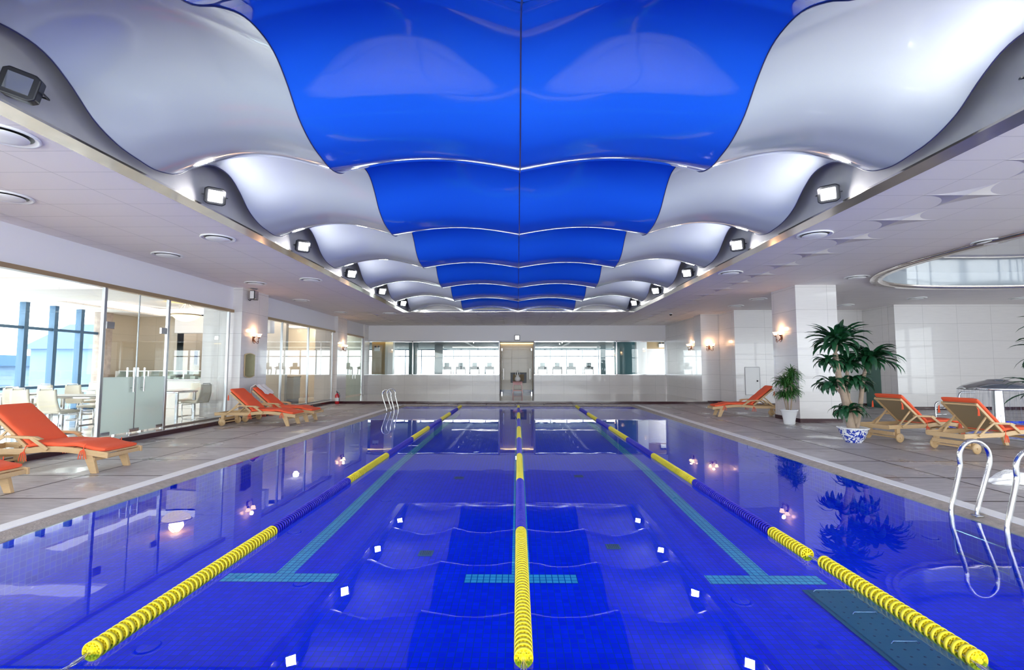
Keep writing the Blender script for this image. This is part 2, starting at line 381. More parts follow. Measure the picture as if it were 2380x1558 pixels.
# right deck with an elliptical hole for the spa
SPA = (14.0, 10.8, 3.9, 2.9)
def ell(c, n=64, s=1, p=2):
    out = []
    for i in range(n):
        q = 2*PI*i/n; cc, ss = math.cos(q), math.sin(q)
        out.append((c[0]+c[2]*s*math.copysign(abs(cc)**(2/p), cc), c[1]+c[3]*s*math.copysign(abs(ss)**(2/p), ss)))
    return out
def holed(b, rect, c, z, p=2, n=64):
    x0, x1, y0, y1 = rect; E_ = ell(c, n, 1, p); O = []
    for (x, y) in E_:
        dx, dy = x-c[0], y-c[1]
        t = min([(x1-c[0])/dx if dx > 1e-9 else 1e9, (x0-c[0])/dx if dx < -1e-9 else 1e9, (y1-c[1])/dy if dy > 1e-9 else 1e9, (y0-c[1])/dy if dy < -1e-9 else 1e9])
        O.append([c[0]+dx*t, c[1]+dy*t])
    for cx, cy in ((x0, y0), (x0, y1), (x1, y0), (x1, y1)):
        i = min(range(n), key=lambda i: (O[i][0]-cx)**2+(O[i][1]-cy)**2); O[i] = [cx, cy]
    vs = [(x, y, z) for x, y in E_]+[(x, y, z) for x, y in O]
    b.add(vs, [(i, (i+1) % n, n+(i+1) % n, n+i) for i in range(n)])
    return b
holed(b, (R2, 22, -3.5, 22), SPA, ZD)
struct(b.build('floor', 'deck'), 'weathered grey stone deck in large square slabs around the pools', 'deck')
# raised plinth: left side under the shopfront and the broad platform at the far end
b = MB(); b.box(-9, -7.72, -3.5, 20.2, ZD, ZP-.02); b.box(-9, 7.75, 20.15, 25.7, ZD-.2, ZP-.02)
struct(b.build('floor_plinth', 'maroon'))
b = MB(); b.box(-9, -7.70, -3.5, 20.13, ZP-.02, ZP); b.box(-9, 7.75, 20.13, 27.8, ZP-.02, ZP)
struct(b.build('floor_platform', 'plinth'), 'polished stone platform one step above the deck', 'platform')

# ceiling -------------------------------------------------------------
RX0, RX1, RY1 = 4.42, 4.65, 19.4
b = MB(); b.box(-8.4, -RX1, -3.5, RY1, ZC, ZC+.1)
struct(b.build('ceiling', 'ceil'), 'white panelled ceiling along the left of the canopy', 'ceiling')
b = MB(); b.box(-8.4, 8.4, RY1, 26, ZC, ZC+.1)
OC = (12.6, 9.4, 4.2, 4.3)
holed(b, (RX1, 22, -3.5, RY1), OC, ZC, 2.7)
holed(b, (RX1, 22, -3.5, RY1), OC, ZC+.1, 2.7)
b.box(8.4, 22, RY1, 22, ZC, ZC+.1)
struct(b.build('ceiling_relief', 'relief'), 'white ceiling with embossed circles and stars over the far end and right side', 'ceiling')
b = MB()
E1 = ell(OC, 64, 1, 2.7); n = 64
b.add([(x, y, ZC) for x, y in E1]+[(x, y, ZC+.42) for x, y in E1], [(i, (i+1) % n, n+(i+1) % n, n+i) for i in range(n)], True)
b.add([(x, y, ZC+.42) for x, y in E1], [tuple(range(n))])
struct(b.build('ceiling_round_recess', 'white_skin'), 'shallow oval ceiling recess above the spa', 'ceiling recess')
b = MB(); E2 = ell(OC, 64, .965, 2.7); E3 = ell(OC, 64, 1.02, 2.7)
vs = [(x, y, z) for E_, z in ((E3, ZC-.004), (E3, ZC-.05), (E2, ZC-.05), (E2, ZC+.03)) for x, y in E_]
b.add(vs, [(r*n+i, r*n+(i+1) % n, (r+1)*n+(i+1) % n, (r+1)*n+i) for r in range(3) for i in range(n)], True)
struct(b.build('trim_22', 'lip'), 'metal rim around the oval ceiling recess', 'rim')
# long recess over the pool
for nm, bx, lb in (('wall_recess_left', (-RX1, -RX0, -3.5, RY1, ZC+.012, 4.75), 'grey painted left side of the long ceiling recess'), ('wall_recess_right', (RX0, RX1, -3.5, RY1, ZC+.012, 4.75), 'grey painted right side of the long ceiling recess'),
                   ('wall_recess_back', (-RX1, RX1, RY1, RY1+.1, ZC+.1, 4.75), 'far end of the long ceiling recess'), ('ceiling_recess', (-RX1, RX1, -3.5, RY1+.1, 4.75, 4.85), 'grey top of the long ceiling recess')):
    struct(MB().box(*bx).build(nm, 'recess'), lb, 'ceiling recess')
b = MB()
for sx in (-1, 1): b.box(min(sx*(RX0-.01), sx*(RX1+.01)), max(sx*(RX0-.01), sx*(RX1+.01)), -3.5, RY1+.02, ZC-.015, ZC+.01)
b.box(-RX1, RX1, RY1-.03, RY1+.06, ZC-.02, ZC+.04)
struct(b.build('trim_23', 'lip'), 'brushed metal lip framing the long ceiling recess', 'trim')

# left side: bulkhead, pillars, glazed shopfront ------------------------
XG = -8.05
b = MB(); b.box(-8.45, -8.03, -3.5, 25.75, 3.14, ZC)
struct(b.build('wall_left', 'plaster'), 'plain white bulkhead above the shopfront glass on the left', 'wall')
k = 0
for (y0, y1, xi) in ((13.5, 14.92, -7.77), (21.1, 22.25, -7.88), (25.05, 25.9, -7.95)):
    k += 1
    for mat, bx in (('wall_yz', (-8.86, xi, y0+.004, y1-.004, ZP, ZC)), ('wall_xz', (-8.858, xi-.002, y0, y1, ZP, ZC))):
        pass
    o = MB().box(-8.86, xi, y0, y1, ZP if k != 9 else ZP, ZC).build('column_%d' % k, 'wall_yz'); o.data.materials.append(M['wall_xz'])
    for pl in o.data.polygons:
        if abs(pl.normal.y) > .5: pl.material_index = 1
    struct(o, ['near glossy tiled pillar between the shopfront bays on the left', 'second glossy tiled pillar on the left, behind the fire extinguisher', 'glossy tiled pillar in the far left corner'][k-1], 'pillar')
b = MB()
for y0, y1 in ((-3.5, 13.5), (14.92, 21.1), (22.25, 25.05)): b.box(-8.12, -7.99, y0, y1, 3.07, 3.15)
struct(b.build('trim_24', 'brass'), 'bronze coloured head rail over the shopfront glass', 'trim')
wn = 0
def window(y0, y1, post=True, mat='glass', label=None):
    global wn; wn += 1
    t = srot('window_%d' % wn, label, 'window')
    MB().box(XG-.006, XG+.006, y0+.03, y1-.03, ZP+.03, 3.08).build('pane', mat, t)
    fr = MB(); fr.box(XG-.03, XG+.03, y1-.05, y1+.02, ZP, 3.1); fr.box(XG-.02, XG+.02, y0, y1, ZP, ZP+.035)
    if wn in (1, 5): fr.box(XG-.03, XG+.03, y0-.02, y0+.04, ZP, 3.1)
    fr.build('frame', 'steel', t, bevel=.008)
window(4.6, 9.30, label='nearest large pane of the shopfront in front of the dining tables')
window(11.02, 13.36, label='shopfront pane between the frosted doors and the near pillar')
window(14.97, 16.42, label='first pane after the near pillar, nearest of three')
window(16.42, 18.50, label='middle pane of the second shopfront bay')
window(18.50, 20.95, label='last pane of the second shopfront bay, beside the second pillar')
window(-3.0, 4.6, label='shopfront pane beside the camera end of the pool')
# frosted double door between 9.32 and 11.0
d = srot('door_1', 'frosted glass double door with tall steel handles in the left shopfront', 'glass door')
for y0, y1 in ((9.35, 10.15), (10.17, 10.97)):
    lf = MB().box(XG-.006, XG+.006, y0, y1, 1.33, 3.06).build('leaf', 'glass', d)
    MB().box(XG-.006, XG+.006, y0, y1, ZP+.025, 1.33).build('frosted_panel', 'frost', lf)
    y = 10.02 if y0 < 10 else 10.30; hb = MB()
    for dx in (.07, -.07): hb.tube([(XG+dx, y, 1.02), (XG+dx, y, 1.52)], .018)
    for z in (1.1, 1.44): hb.tube([(XG-.07, y, z), (XG+.07, y, z)], .01)
    hb.build('door_handle', 'chrome', lf)
b = MB(); b.box(XG-.008, XG+.008, 10.15, 10.17, ZP+.05, 3.06); b.build('door_stile', 'steel', d)
for y0, y1, z0, z1 in ((9.35, 9.55, ZP+.02, ZP+.09), (10.03, 10.29, ZP+.02, ZP+.09), (10.77, 10.97, ZP+.02, ZP+.09), (9.35, 9.53, 2.28, 2.42), (10.80, 10.97, 2.28, 2.42)):
    MB().box(XG-.022, XG+.022, y0, y1, z0, z1).build('hinge', 'chrome', d, bevel=.006)
fr = MB(); fr.box(XG-.03, XG+.03, 10.98, 11.05, ZP, 3.1); fr.build('door_frame', 'steel', d, bevel=.008)
d = srot('door_2', 'glass door at the far end of the left shopfront', 'glass door')
MB().box(XG-.006, XG+.006, 22.32, 23.6, ZP+.05, 3.06).build('pane', 'glass_green', d)
MB().box(XG-.006, XG+.006, 23.62, 24.9, ZP+.05, 3.06).build('pane', 'glass_green', d)
for y in (23.45, 23.78):
    hb = MB(); hb.tube([(XG+.07, y, 1.0), (XG+.07, y, 1.55)], .018); hb.tube([(XG, y, 1.1), (XG+.07, y, 1.1)], .01); hb.tube([(XG, y, 1.45), (XG+.07, y, 1.45)], .01)
    hb.build('door_handle', 'chrome', d)
fr = MB(); fr.box(XG-.03, XG+.03, 22.26, 22.32, ZP, 3.1); fr.box(XG-.03, XG+.03, 24.9, 25.05, ZP, 3.1); fr.build('door_frame', 'chrome', d, bevel=.008)

# far wall --------------------------------------------------------------
FY = 25.7
b = MB(); b.box(-8.0, 7.78, FY, FY+.25, 2.97, ZC)
struct(b.build('wall_back', 'plaster'), 'plain white bulkhead above the gym windows on the far wall', 'wall')
b = MB()
for x0, x1 in ((-8.0, -.99), (.84, 7.78)): b.box(x0, x1, FY, FY+.2, ZP, 1.16)
struct(b.build('wall_back_lower', 'wall_xz'), 'glossy tiled parapet below the gym windows', 'wall')
b = MB()
for x0, x1 in ((-7.95, -5.6), (-5.6, -.99), (.84, 5.2), (5.2, 7.75)):
    wn += 1
    t = srot('window_%d' % wn, {0: 'far left pane of the gym window', 1: 'wide pane of the gym window left of the far doorway', 2: 'wide pane of the gym window right of the far doorway', 3: 'far right pane of the gym window'}[wn-7], 'window')
    MB().box(x0+.02, x1-.02, FY+.08, FY+.092, 1.16, 2.95).build('pane', 'glass', t)
    fr = MB()
    for z in (1.17, 2.93): fr.box(x0, x1, FY+.02, FY+.14, z-.025, z+.025)
    fr.box(x1-.02, x1+.02, FY+.02, FY+.12, 1.16, 2.95)
    fr.build('frame', 'chrome', t)
b = MB()
for x in (-.97, .82): b.box(x-.018, x+.018, FY-.02, FY+.2, ZP, 2.95)
struct(b.build('trim_25', 'panel_grey'), 'steel jambs of the far doorway', 'trim')
b = MB(); b.box(-1.05, .9, 26.95, 27.05, ZP+.15, 3.0); b.box(-1.06, -.99, FY+.2, 26.95, ZP, 3.0); b.box(.84, .91, FY+.2, 26.95, ZP, 3.0)
struct(b.build('wall_alcove', 'beige'), 'beige tiled wall inside the far doorway', 'wall')
b = MB(); b.box(-1.05, .9, 26.93, 27.05, ZP, ZP+.17); struct(b.build('baseboard_alcove', 'screen_blue'))
b = MB(); b.box(-1.1, .95, FY+.2, 27.05, 2.92, 3.0); struct(b.build('ceiling_alcove', 'plaster'))
for i, x in enumerate((-.86, .71)):
    d = srot('door_%d' % (3+i), 'clear glass leaf standing open on the %s of the far doorway' % ('left', 'right')[i], 'glass door')
    MB().box(x-.006, x+.006, FY+.12, FY+.95, ZP+.03, 2.55).build('pane', 'glass', d)
    s = 1 if i == 0 else -1
    hb = MB(); hb.tube([(x+s*.07, FY+.85, .9), (x+s*.07, FY+.85, 1.5)], .02); hb.tube([(x, FY+.85, 1.0), (x+s*.07, FY+.85, 1.0)], .01); hb.tube([(x, FY+.85, 1.4), (x+s*.07, FY+.85, 1.4)], .01)
    hb.build('door_handle', 'chrome', d)
    MB().box(x-.03, x+.03, FY+.1, FY+.25, ZP, ZP+.1).build('hinge', 'chrome', d); MB().box(x-.03, x+.03, FY+.1, FY+.25, 2.45, 2.57).build('hinge', 'chrome', d)

# right side walls --------------------------------------------------------
def wallbox(name, x0, x1, y0, y1, label, z0=ZD, z1=ZC, base=True):
    o = MB().box(x0, x1, y0, y1, z0, z1).build(name, 'wall_yz'); o.data.materials.append(M['wall_xz'])
    for pl in o.data.polygons:
        if abs(pl.normal.y) > .5: pl.material_index = 1
    struct(o, label, 'pillar' if 'column' in name else 'wall')
    if base:
        b = MB(); b.box(x0-.012, x1+.012, y0-.012, y1+.012, ZD, ZD+.11)
        struct(b.build('baseboard_'+name, 'maroon'))
    return o
wallbox('wall_right_far', 7.78, 8.2, 20.5, 26, 'tiled side wall at the far right beside the gym window', base=False)
wallbox('column_4', 7.66, 8.42, 20.45, 21.2, 'tiled pier carrying a wall lamp at the far right corner of the pool')
wallbox('wall_right_side', 8.425, 8.7, 19.31, 21.0, 'short tiled return wall at the far right')
wallbox('wall_right_panel', 8.425, 10.05, 19.0, 19.3, 'glossy tiled wall with the access hatch at the far right')
wallbox('wall_right_mid', 10.35, 13.6, 19.0, 19.3, 'glossy tiled wall behind the square column')
b = MB(); b.box(10.05, 10.35, 19.0, 19.3, 2.15, ZC); struct(b.build('wall_right_lintel', 'wall_xz'))
b = MB(); b.box(10.05, 10.35, 19.25, 19.3, ZD, 2.15); struct(b.build('door_5', 'wood_door'), 'narrow brown wooden door in the far right wall', 'door')
wallbox('column_5', 7.55, 8.66, 13.25, 14.5, 'large square white tiled column beside the potted plants')
wallbox('wall_right_return', 13.4, 13.6, 17.71, 18.99, 'shaded tiled return wall right of the column')
wallbox('wall_right', 13.4, 22, 17.4, 17.7, 'broad glossy tiled wall behind the spa')
b = MB(); b.box(13.375, 13.4, 18.2, 18.95, ZD, 2.1); struct(b.build('door_6', 'green_door'), 'dark green glass door behind the tall potted palm', 'door')
# outer daylight walls of this hall: glazed grid behind the camera and, added for more daylight, on the right
def curtain(name, pts, z0, z1, nx, frame='wframe_blue', label=None, zs=(1.0, 2.7), mw=.09, glass='glass'):
    (xa, ya), (xb, yb) = pts; t = srot(name, label, 'window')
    dx, dy = xb-xa, yb-ya; ln = math.hypot(dx, dy); a = math.atan2(dy, dx)
    T = TR(xa, ya, 0, 0, 0, a)
    fr = MB()
    for i in range(nx+1):
        x = ln*i/nx; fr.box(x-mw/2, x+mw/2, -.09, .09, z0, z1, T)
    for z in (z0+.04,)+tuple(zs)+(z1-.04,): fr.box(0, ln, -.06, .06, z-.04, z+.04, T)
    fr.build('frame', frame, t)
    MB().box(0, ln, -.006, .006, z0, z1, T).build('pane', glass, t)
    return t
curtain('window_20', ((-8.3, -3.4), (22, -3.4)), ZD, ZC, 16)
curtain('window_21', ((21.9, -3.4), (21.9, 9.0)), ZD, ZC, 7)  # unseen glazing added on this side to let in more daylight
wallbox('wall_right_outer', 21.85, 22.1, 9.0, 17.4, 'unseen tiled outer wall beyond the spa, closed to cut daylight')  # unseen wall, made solid to dim the right-hand walls

# dining room -------------------------------------------------------------
DX, DC, DY = -14.0, 3.38, 17.5
b = MB(); b.box(-14.7, -8.1, -3.5, 30, ZP-.1, ZP-.012); struct(b.build('floor_dining', 'din_floor'), 'polished pale tile floor of the dining room', 'floor')
curtain('window_22', ((DX, -1.42), (DX, 16.18)), ZP, DC+.3, 20, label='tall blue framed window wall of the dining room', zs=(.95, 2.66), mw=.12)
# ceiling with two raised trays lit from coves
TR_ = [(-13.0, -9.3, 4.5, 11.3), (-12.9, -9.0, 13.3, 17.2)]
b = MB()
b.box(-14.7, -13.0, -3.5, DY, DC, DC+.05); b.box(-13.0, -12.9, 11.3, DY, DC, DC+.05); b.box(-9.0, -8.12, -3.5, DY, DC, DC+.05)
b.box(-13.0, -9.0, -3.5, 4.5, DC, DC+.05); b.box(-9.3, -9.0, 4.5, 11.3, DC, DC+.05); b.box(-12.9, -9.0, 11.3, 13.3, DC, DC+.05); b.box(-12.9, -9.0, 17.2, DY, DC, DC+.05)
b.box(-14.7, -8.12, -3.5, DY, DC+.3, DC+.35)
struct(b.build('ceiling_dining', 'ceil'), 'dining room ceiling with two raised trays', 'ceiling')
b = MB()
for x0, x1, y0, y1 in TR_:
    b.box(x0-.03, x0, y0, y1, DC+.05, DC+.26); b.box(x1, x1+.03, y0, y1, DC+.05, DC+.26); b.box(x0, x1, y0-.03, y0, DC+.05, DC+.26); b.box(x0, x1, y1, y1+.03, DC+.05, DC+.26)
struct(b.build('trim_26', 'cove'), 'glowing cove light around the dining room ceiling trays', 'cove light')
b = MB(); b.box(-14.0, -12.3, DY, DY+.2, ZP, DC+.3); b.box(-14.1, -13.9, 16.3, DY, ZP, DC+.3); struct(b.build('wall_dining_back', 'beige'), 'beige tiled back wall of the dining room', 'wall')
b = MB(); b.box(-12.3, -8.86, 18.4, 18.6, ZP, DC+.3); b.box(-12.4, -12.3, 17.5, 18.6, ZP, DC+.3); struct(b.build('wall_kitchen', 'beige_shaded'), 'beige wall behind the serving counter, with recess shade painted in', 'wall')
b = MB(); b.box(-12.3, -8.86, 17.2, 17.5, 2.77, DC+.3); struct(b.build('wall_dining_soffit', 'plaster'), 'white soffit above the serving counter', 'wall')
b = MB(); b.box(-12.0, -8.86, 22.9, 23.1, ZP, DC+.3)
struct(b.build('wall_dining_side', 'beige'), 'beige wall behind the second shopfront bay', 'wall')
b = MB(); b.box(-14.1, -13.78, 15.93, 16.3, ZP, DC+.2); struct(b.build('column_6', 'stone'), 'rough stone clad pillar at the end of the dining windows', 'pillar')
b = MB(); b.box(-14.75, -8.2, 18.4, 30, DC, DC+.1); struct(b.build('ceiling_lobby', 'plaster'))
b = MB(); b.box(-12.6, -12.4, 18.6, 30, ZP, DC); struct(b.build('wall_lobby', 'beige'))
b = MB(); b.box(-11.8, -8.3, 26.1, 26.3, ZP, DC); struct(b.build('wall_lobby_back', 'plaster'))

# gym ----------------------------------------------------------------------
b = MB(); b.box(-14, 14, 27.8, 42.2, ZP-.1, ZP); b.box(-8, -1.05, FY+.2, 27.8, ZP-.01, ZP+.001); b.box(.9, 8, FY+.2, 27.8, ZP-.01, ZP+.001)
struct(b.build('floor_gym', 'gym_floor'), 'pale floor of the gym beyond the far window', 'floor')
b = MB(); b.box(-14, -1.1, FY+.25, 42.2, 3.15, 3.25); b.box(.95, 14, FY+.25, 42.2, 3.15, 3.25); b.box(-1.1, .95, 27.05, 42.2, 3.15, 3.25)
struct(b.build('ceiling_gym', 'gym_dark'), 'dark grey ceiling of the gym', 'ceiling')
curtain('window_23', ((-13.9, 42), (13.9, 42)), ZP, 3.15, 20, label='bright window wall at the back of the gym', zs=(2.55,), mw=.06)
b = MB(); b.box(-14.1, -14, FY+.2, 42.2, ZP, 3.4); b.box(14, 14.1, FY+.2, 42.2, ZP, 3.4); struct(b.build('wall_gym', 'teal'))
for i, (px0, px1, y, mat, lb) in enumerate(((950, 969, 31, 'teal', 'teal grey column in the gym, left of the wide bright window'), (1010, 1029, 34, 'teal', 'teal grey column in the gym, second from the left wall'),
        (1396, 1408, 34, 'teal', 'thin teal column in the gym right of the bright window'), (1428, 1480, 29, 'teal_glass', 'dark teal glazed partition in the gym'), (895, 913, 27.6, 'white', 'white pier behind the far left pane'), (1480, 1504, 27.3, 'white', 'white pier behind the far right pane'))):
    xa = W(px0, 840, y=y).x; xb = W(px1, 840, y=y).x
    struct(MB().box(xa, xb, y, y+.4, ZP, 3.15).build('column_%d' % (7+i), mat), lb, 'column')
xa = W(864, 840, y=27.6).x; xb = W(895, 840, y=27.6).x
struct(MB().box(xa, xb, 27.6, 27.8, ZP, 3.15).build('wall_gym_panel', 'brown'), 'brown wood wall behind the far left pane', 'wall')
xa = W(1504, 840, y=27.3).x; xb = W(1550, 840, y=27.3).x
struct(MB().box(xa, xb, 27.3, 27.5, ZP, 2.6).build('wall_gym_tile', 'wall_xz')); struct(MB().box(xa, xb, 27.3, 27.5, 2.6, 3.15).build('wall_gym_top', 'brown'))
struct(MB().box(-8.6, -6.9, 27.45, 27.55, 3.0, 3.04).build('trim_27', 'warm_cove')); struct(MB().box(-1, .85, 26.85, 26.92, 2.86, 2.91).build('trim_28', 'warm_cove'))
struct(MB().box(-6.9, -6.0, 29.5, 29.6, 3.1, 3.14).box(-5, 6, 37, 37.08, 3.10, 3.145).build('trim_29', 'cove'), 'light strips on the gym ceiling', 'light strip')
# spa basin -----------------------------------------------------------------
E1 = ell(SPA); n = 64
b = MB(); b.add([(x, y, ZD) for x, y in E1]+[(x, y, -.7) for x, y in E1], [(i, (i+1) % n, n+(i+1) % n, n+i) for i in range(n)], True); b.add([(x, y, -.7) for x, y in E1], [tuple(range(n))])
struct(b.build('floor_spa', 'tile_wall'), 'blue tiled basin of the spa', 'spa basin')
def spaw(u, v):
    q = 2*PI*u; r = v
    x, y = SPA[0]+SPA[2]*math.cos(q)*r, SPA[1]+SPA[3]*math.sin(q)*r
    return (x, y, -.0+.015*math.sin(x*9+y*4)*math.sin(y*11-x*3)*min(1, (1-r)*6))
m_, t, gl, fr = glassy('spa_water', (.75, .86, .98), 1.40)
tc = N(t, 'ShaderNodeTexCoord'); nz = N(t, 'ShaderNodeTexNoise', i_Scale=5, i_Detail=4, i_Roughness=.6); L(t, tc.outputs['Object'], nz.inputs['Vector'])
bb = N(t, 'ShaderNodeBump', i_Strength=.8, i_Distance=.06); L(t, nz.outputs[0], bb.inputs['Height']); L(t, bb.outputs[0], gl.inputs['Normal'])
mr = N(t, 'ShaderNodeMapRange'); mr.inputs[1].default_value = .52; mr.inputs[2].default_value = .62; L(t, nz.outputs[0], mr.inputs[0])
df = N(t, 'ShaderNodeBsdfDiffuse'); df.inputs[0].default_value = (.8, .84, .95, 1); mx = N(t, 'ShaderNodeMixShader')
old = [l for l in t.links if l.to_node.type == 'OUTPUT_MATERIAL'][0]; src = old.from_socket; dst = old.to_socket
L(t, mr.outputs[0], mx.inputs[0]); L(t, src, mx.inputs[1]); L(t, df.outputs[0], mx.inputs[2]); L(t, mx.outputs[0], dst)
M['spa_water'] = m_
struct(MB().grid(spaw, 64, 24).build('water_spa', 'spa_water'), 'rippling foaming water of the spa', 'water')
b = MB(); E2 = ell(SPA, 64, 1.04); b.add([(x, y, ZD+.006) for x, y in E1]+[(x, y, ZD+.006) for x, y in E2], [(i, (i+1) % n, n+(i+1) % n, n+i) for i in range(n)])
struct(b.build('trim_30', 'white_strip'))
# outside -------------------------------------------------------------------
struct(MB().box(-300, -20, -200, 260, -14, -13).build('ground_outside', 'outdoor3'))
# ================================================================== THINGS
# --- wave canopy of stretched skin
PER, YT = 2.78, 5.45
WV = [(0, 0), (.12, .09), (.227, .30), (.338, .465), (.44, .515), (.52, .485), (.60, .36), (.694, .16), (.80, .045), (.90, .008)]
def znode(y):
    f = ((y-YT)/PER) % 1.0; n = len(WV)
    i = max(k for k in range(n) if WV[k][0] <= f)
    P = lambda k: (WV[k % n][0]+k//n, WV[k % n][1])
    (x0, a), (x1, b_), (x2, c), (x3, d) = P(i-1), P(i), P(i+1), P(i+2)
    m1, m2 = (c-a)/(x2-x0), (d-b_)/(x3-x1); h = x2-x1; u = (f-x1)/h
    return 3.80+(2*u**3-3*u*u+1)*b_+(u**3-2*u*u+u)*h*m1+(-2*u**3+3*u*u)*c+(u**3-u*u)*h*m2
def zsk(x, y):
    c = (znode(y)-3.80)/.515; ax = abs(x)
    if ax <= 2.18: u = ax/2.18; bow = (.12+.20*c)*math.sin(PI*u)
    else: u = (ax-2.18)/2.04; bow = (.20+.12*c)*math.sin(PI*u)
    return znode(y)+bow
YE = YT+5*PER-.02
can = thing('wave_canopy', 'glossy blue and white rippling stretch ceiling hung in the long recess over the pool', 'ceiling canopy')
ny = 460
for s in (-1, 1):
    for nm, mat, xa, xb in (('blue_panel', 'blue_skin', 0, 2.18), ('white_panel', 'white_skin', 2.18, 4.22)):
        MB().grid(lambda u, v: (s*(xa+(xb-xa)*u), -3+(YE+3)*v, zsk(xa+(xb-xa)*u, -3+(YE+3)*v)), 26, ny).build(nm, mat, can)
for x in (-4.22, -2.18, 0, 2.18, 4.22):
    MB().tube([(x, -3+(YE+3)*i/300, znode(-3+(YE+3)*i/300)-.004) for i in range(301)], .007 if x == 0 else .006, 6).build('seam', 'seam', can)
MB().box(-4.3, 4.3, YE-.01, RY1-.04, 3.79, 3.84).build('end_rail', 'chrome', can)

# --- floodlights in the recess
def make_flood(lit):
    t = thing('spotlight_fixture', 'x', 'floodlight')
    MB().prism([(-.13, -.09), (-.09, -.12), (.09, -.12), (.13, -.09), (.13, .09), (.09, .12), (-.09, .12), (-.13, .09)], -.05, .06, 'y').build('housing', 'dark_metal', t, bevel=.012)
    MB().box(-.085, .085, -.058, -.05, -.075, .075).build('lens', 'flood' if lit else 'lens_off', t.children[0])
    b = MB(); b.tube([(-.15, 0, 0), (-.15, .12, 0), (.15, .12, 0), (.15, 0, 0)], .009, 6); b.build('bracket', 'dark_metal', t)
    return t
crest = [YT+PER*(i+.41) for i in range(-2, 5)]
fl = make_flood(True); fo = make_flood(False); first = True
ordn = {0: 'behind the camera end', 1: 'nearest in view', 2: 'second from the camera', 3: 'third from the camera', 4: 'fourth from the camera', 5: 'fifth from the camera', 6: 'farthest'}
for s in (-1, 1):
    for i, y in enumerate(crest):
        if i == 0: continue
        side = 'left' if s < 0 else 'right'
        lit = not (s < 0 and i == 1)
        src = fl if lit else fo
        if lit and not first: src = copy_tree(fl)
        if lit and first: first = False
        off = -.02 if lit else .10
        src.location = (s*4.25, y+.02+off, 3.90)
        src.rotation_euler = (math.radians(18), 0, s*math.radians(-38)) if lit else (math.radians(5), math.radians(14), math.radians(28))
        src['label'] = ('lit floodlight in the %s edge of the canopy recess, %s' % (side, {1: 'nearest, at the frame edge', 2: 'beside the second wave', 3: 'beside the third wave', 4: 'beside the fourth wave', 5: 'beside the fifth wave', 6: 'beside the last wave'}[i])) if lit else 'unlit black framed floodlight at the near left edge of the canopy recess'
        src['group'] = 'floodlights along the canopy recess'
        if lit:
            l = bpy.data.lights.new('flood_beam', 'SPOT'); l.energy = 45; l.spot_size = math.radians(150); l.spot_blend = 1; l.shadow_soft_size = .07; l.color = (1, .97, .95)
            lo = bpy.data.objects.new('flood_beam', l); COL.objects.link(lo)
            p = Vector((s*4.13, y, 3.92)); lo.location = p
            lo.rotation_euler = (Vector((s*2.9, y+.9, 4.9))-p).to_track_quat('-Z', 'Y').to_euler()

# --- round diffusers in the ceiling
def make_diff():
    t = thing('ceiling_diffuser', 'x', 'air diffuser')
    MB().lathe([(.27, 0), (.275, -.018), (.25, -.022), (.235, -.004), (.20, .01)], 32).build('rim', 'white', t)
    MB().lathe([(.0001, -.05), (.10, -.048), (.185, -.03), (.19, -.022), (.16, -.028), (.0001, -.036)], 32).build('plate', 'white', t)
    MB().lathe([(.0001, -.002), (.22, -.001)], 32).build('throat', 'dark_metal', t)
    return t
pr = None
dl = [(8, 312, 'nearest, at the left frame edge'), (15, 456, 'on the left, above the nearest shop glass'), (507, 553, 'on the left, midway to the pillar'), (389, 592, 'on the left, above the frosted doors'),
      (594, 658, 'just above the wall speaker'), (723, 650, 'on the left, close to the canopy lip'), (700, 698, 'on the left, just past the near pillar'), (792, 726, 'on the left, before the second pillar'), (905, 728, 'on the left near the end of the canopy'),
      (1893, 545, 'on the right, beside the embossed stars'), (2303, 561, 'on the right, before the oval recess'), (1698, 634, 'on the right, beside the canopy lip'), (1992, 644, 'on the right, left of the oval recess'), (1762, 695, 'on the right above the far hatch'),
      (1710, 711, 'on the far right above the corner pier'), (1965, 709, 'on the right behind the square column'), (2130, 693, 'on the right above the broad spa wall'), (2370, 693, 'on the right, at the frame edge above the spa wall')]
for px, py, lb in dl:
    p = W(px, py, z=ZC-.002)
    t = make_diff() if pr is None else copy_tree(pr); pr = pr or t
    t.location = p; t['label'] = 'round white ceiling diffuser ' + lb; t['group'] = 'round ceiling diffusers'

# --- lane ropes
def disc_mesh(seg=22, spokes=6, full=True):
    b = MB(); R = .05; w = .010
    b.lathe([(R-.004, -w), (R, -w), (R, w), (R-.004, w), (R-.004, -w)], seg)
    if full:
        b.lathe([(.0001, -.004), (.013, -.004)], 8)
        b.lathe([(.012, -.021), (.014, -.021), (.014, .021), (.012, .021)], 8)
        for k in range(spokes):
            q = 2*PI*k/spokes
            T = TR(0, 0, 0, 0, 0, q)
            b.box(.010, R-.002, -.0045, .0045, -.006, .004, T)
            T = TR(0, 0, 0, 0, 0, q+PI/spokes)
            b.box(.026, R-.002, -.003, .003, -.003, .003, T)
        b.lathe([(.026, -.004), (.030, -.004), (.030, .004), (.026, .004), (.026, -.004)], 18)
    return b
dm = {}
for c in ('yellow', 'bluef'):
    o = disc_mesh().build('float_disc', c); dm[c] = o.data; bpy.data.objects.remove(o)
PIT = .0425; Rx = Matrix.Rotation(PI/2, 4, 'X')
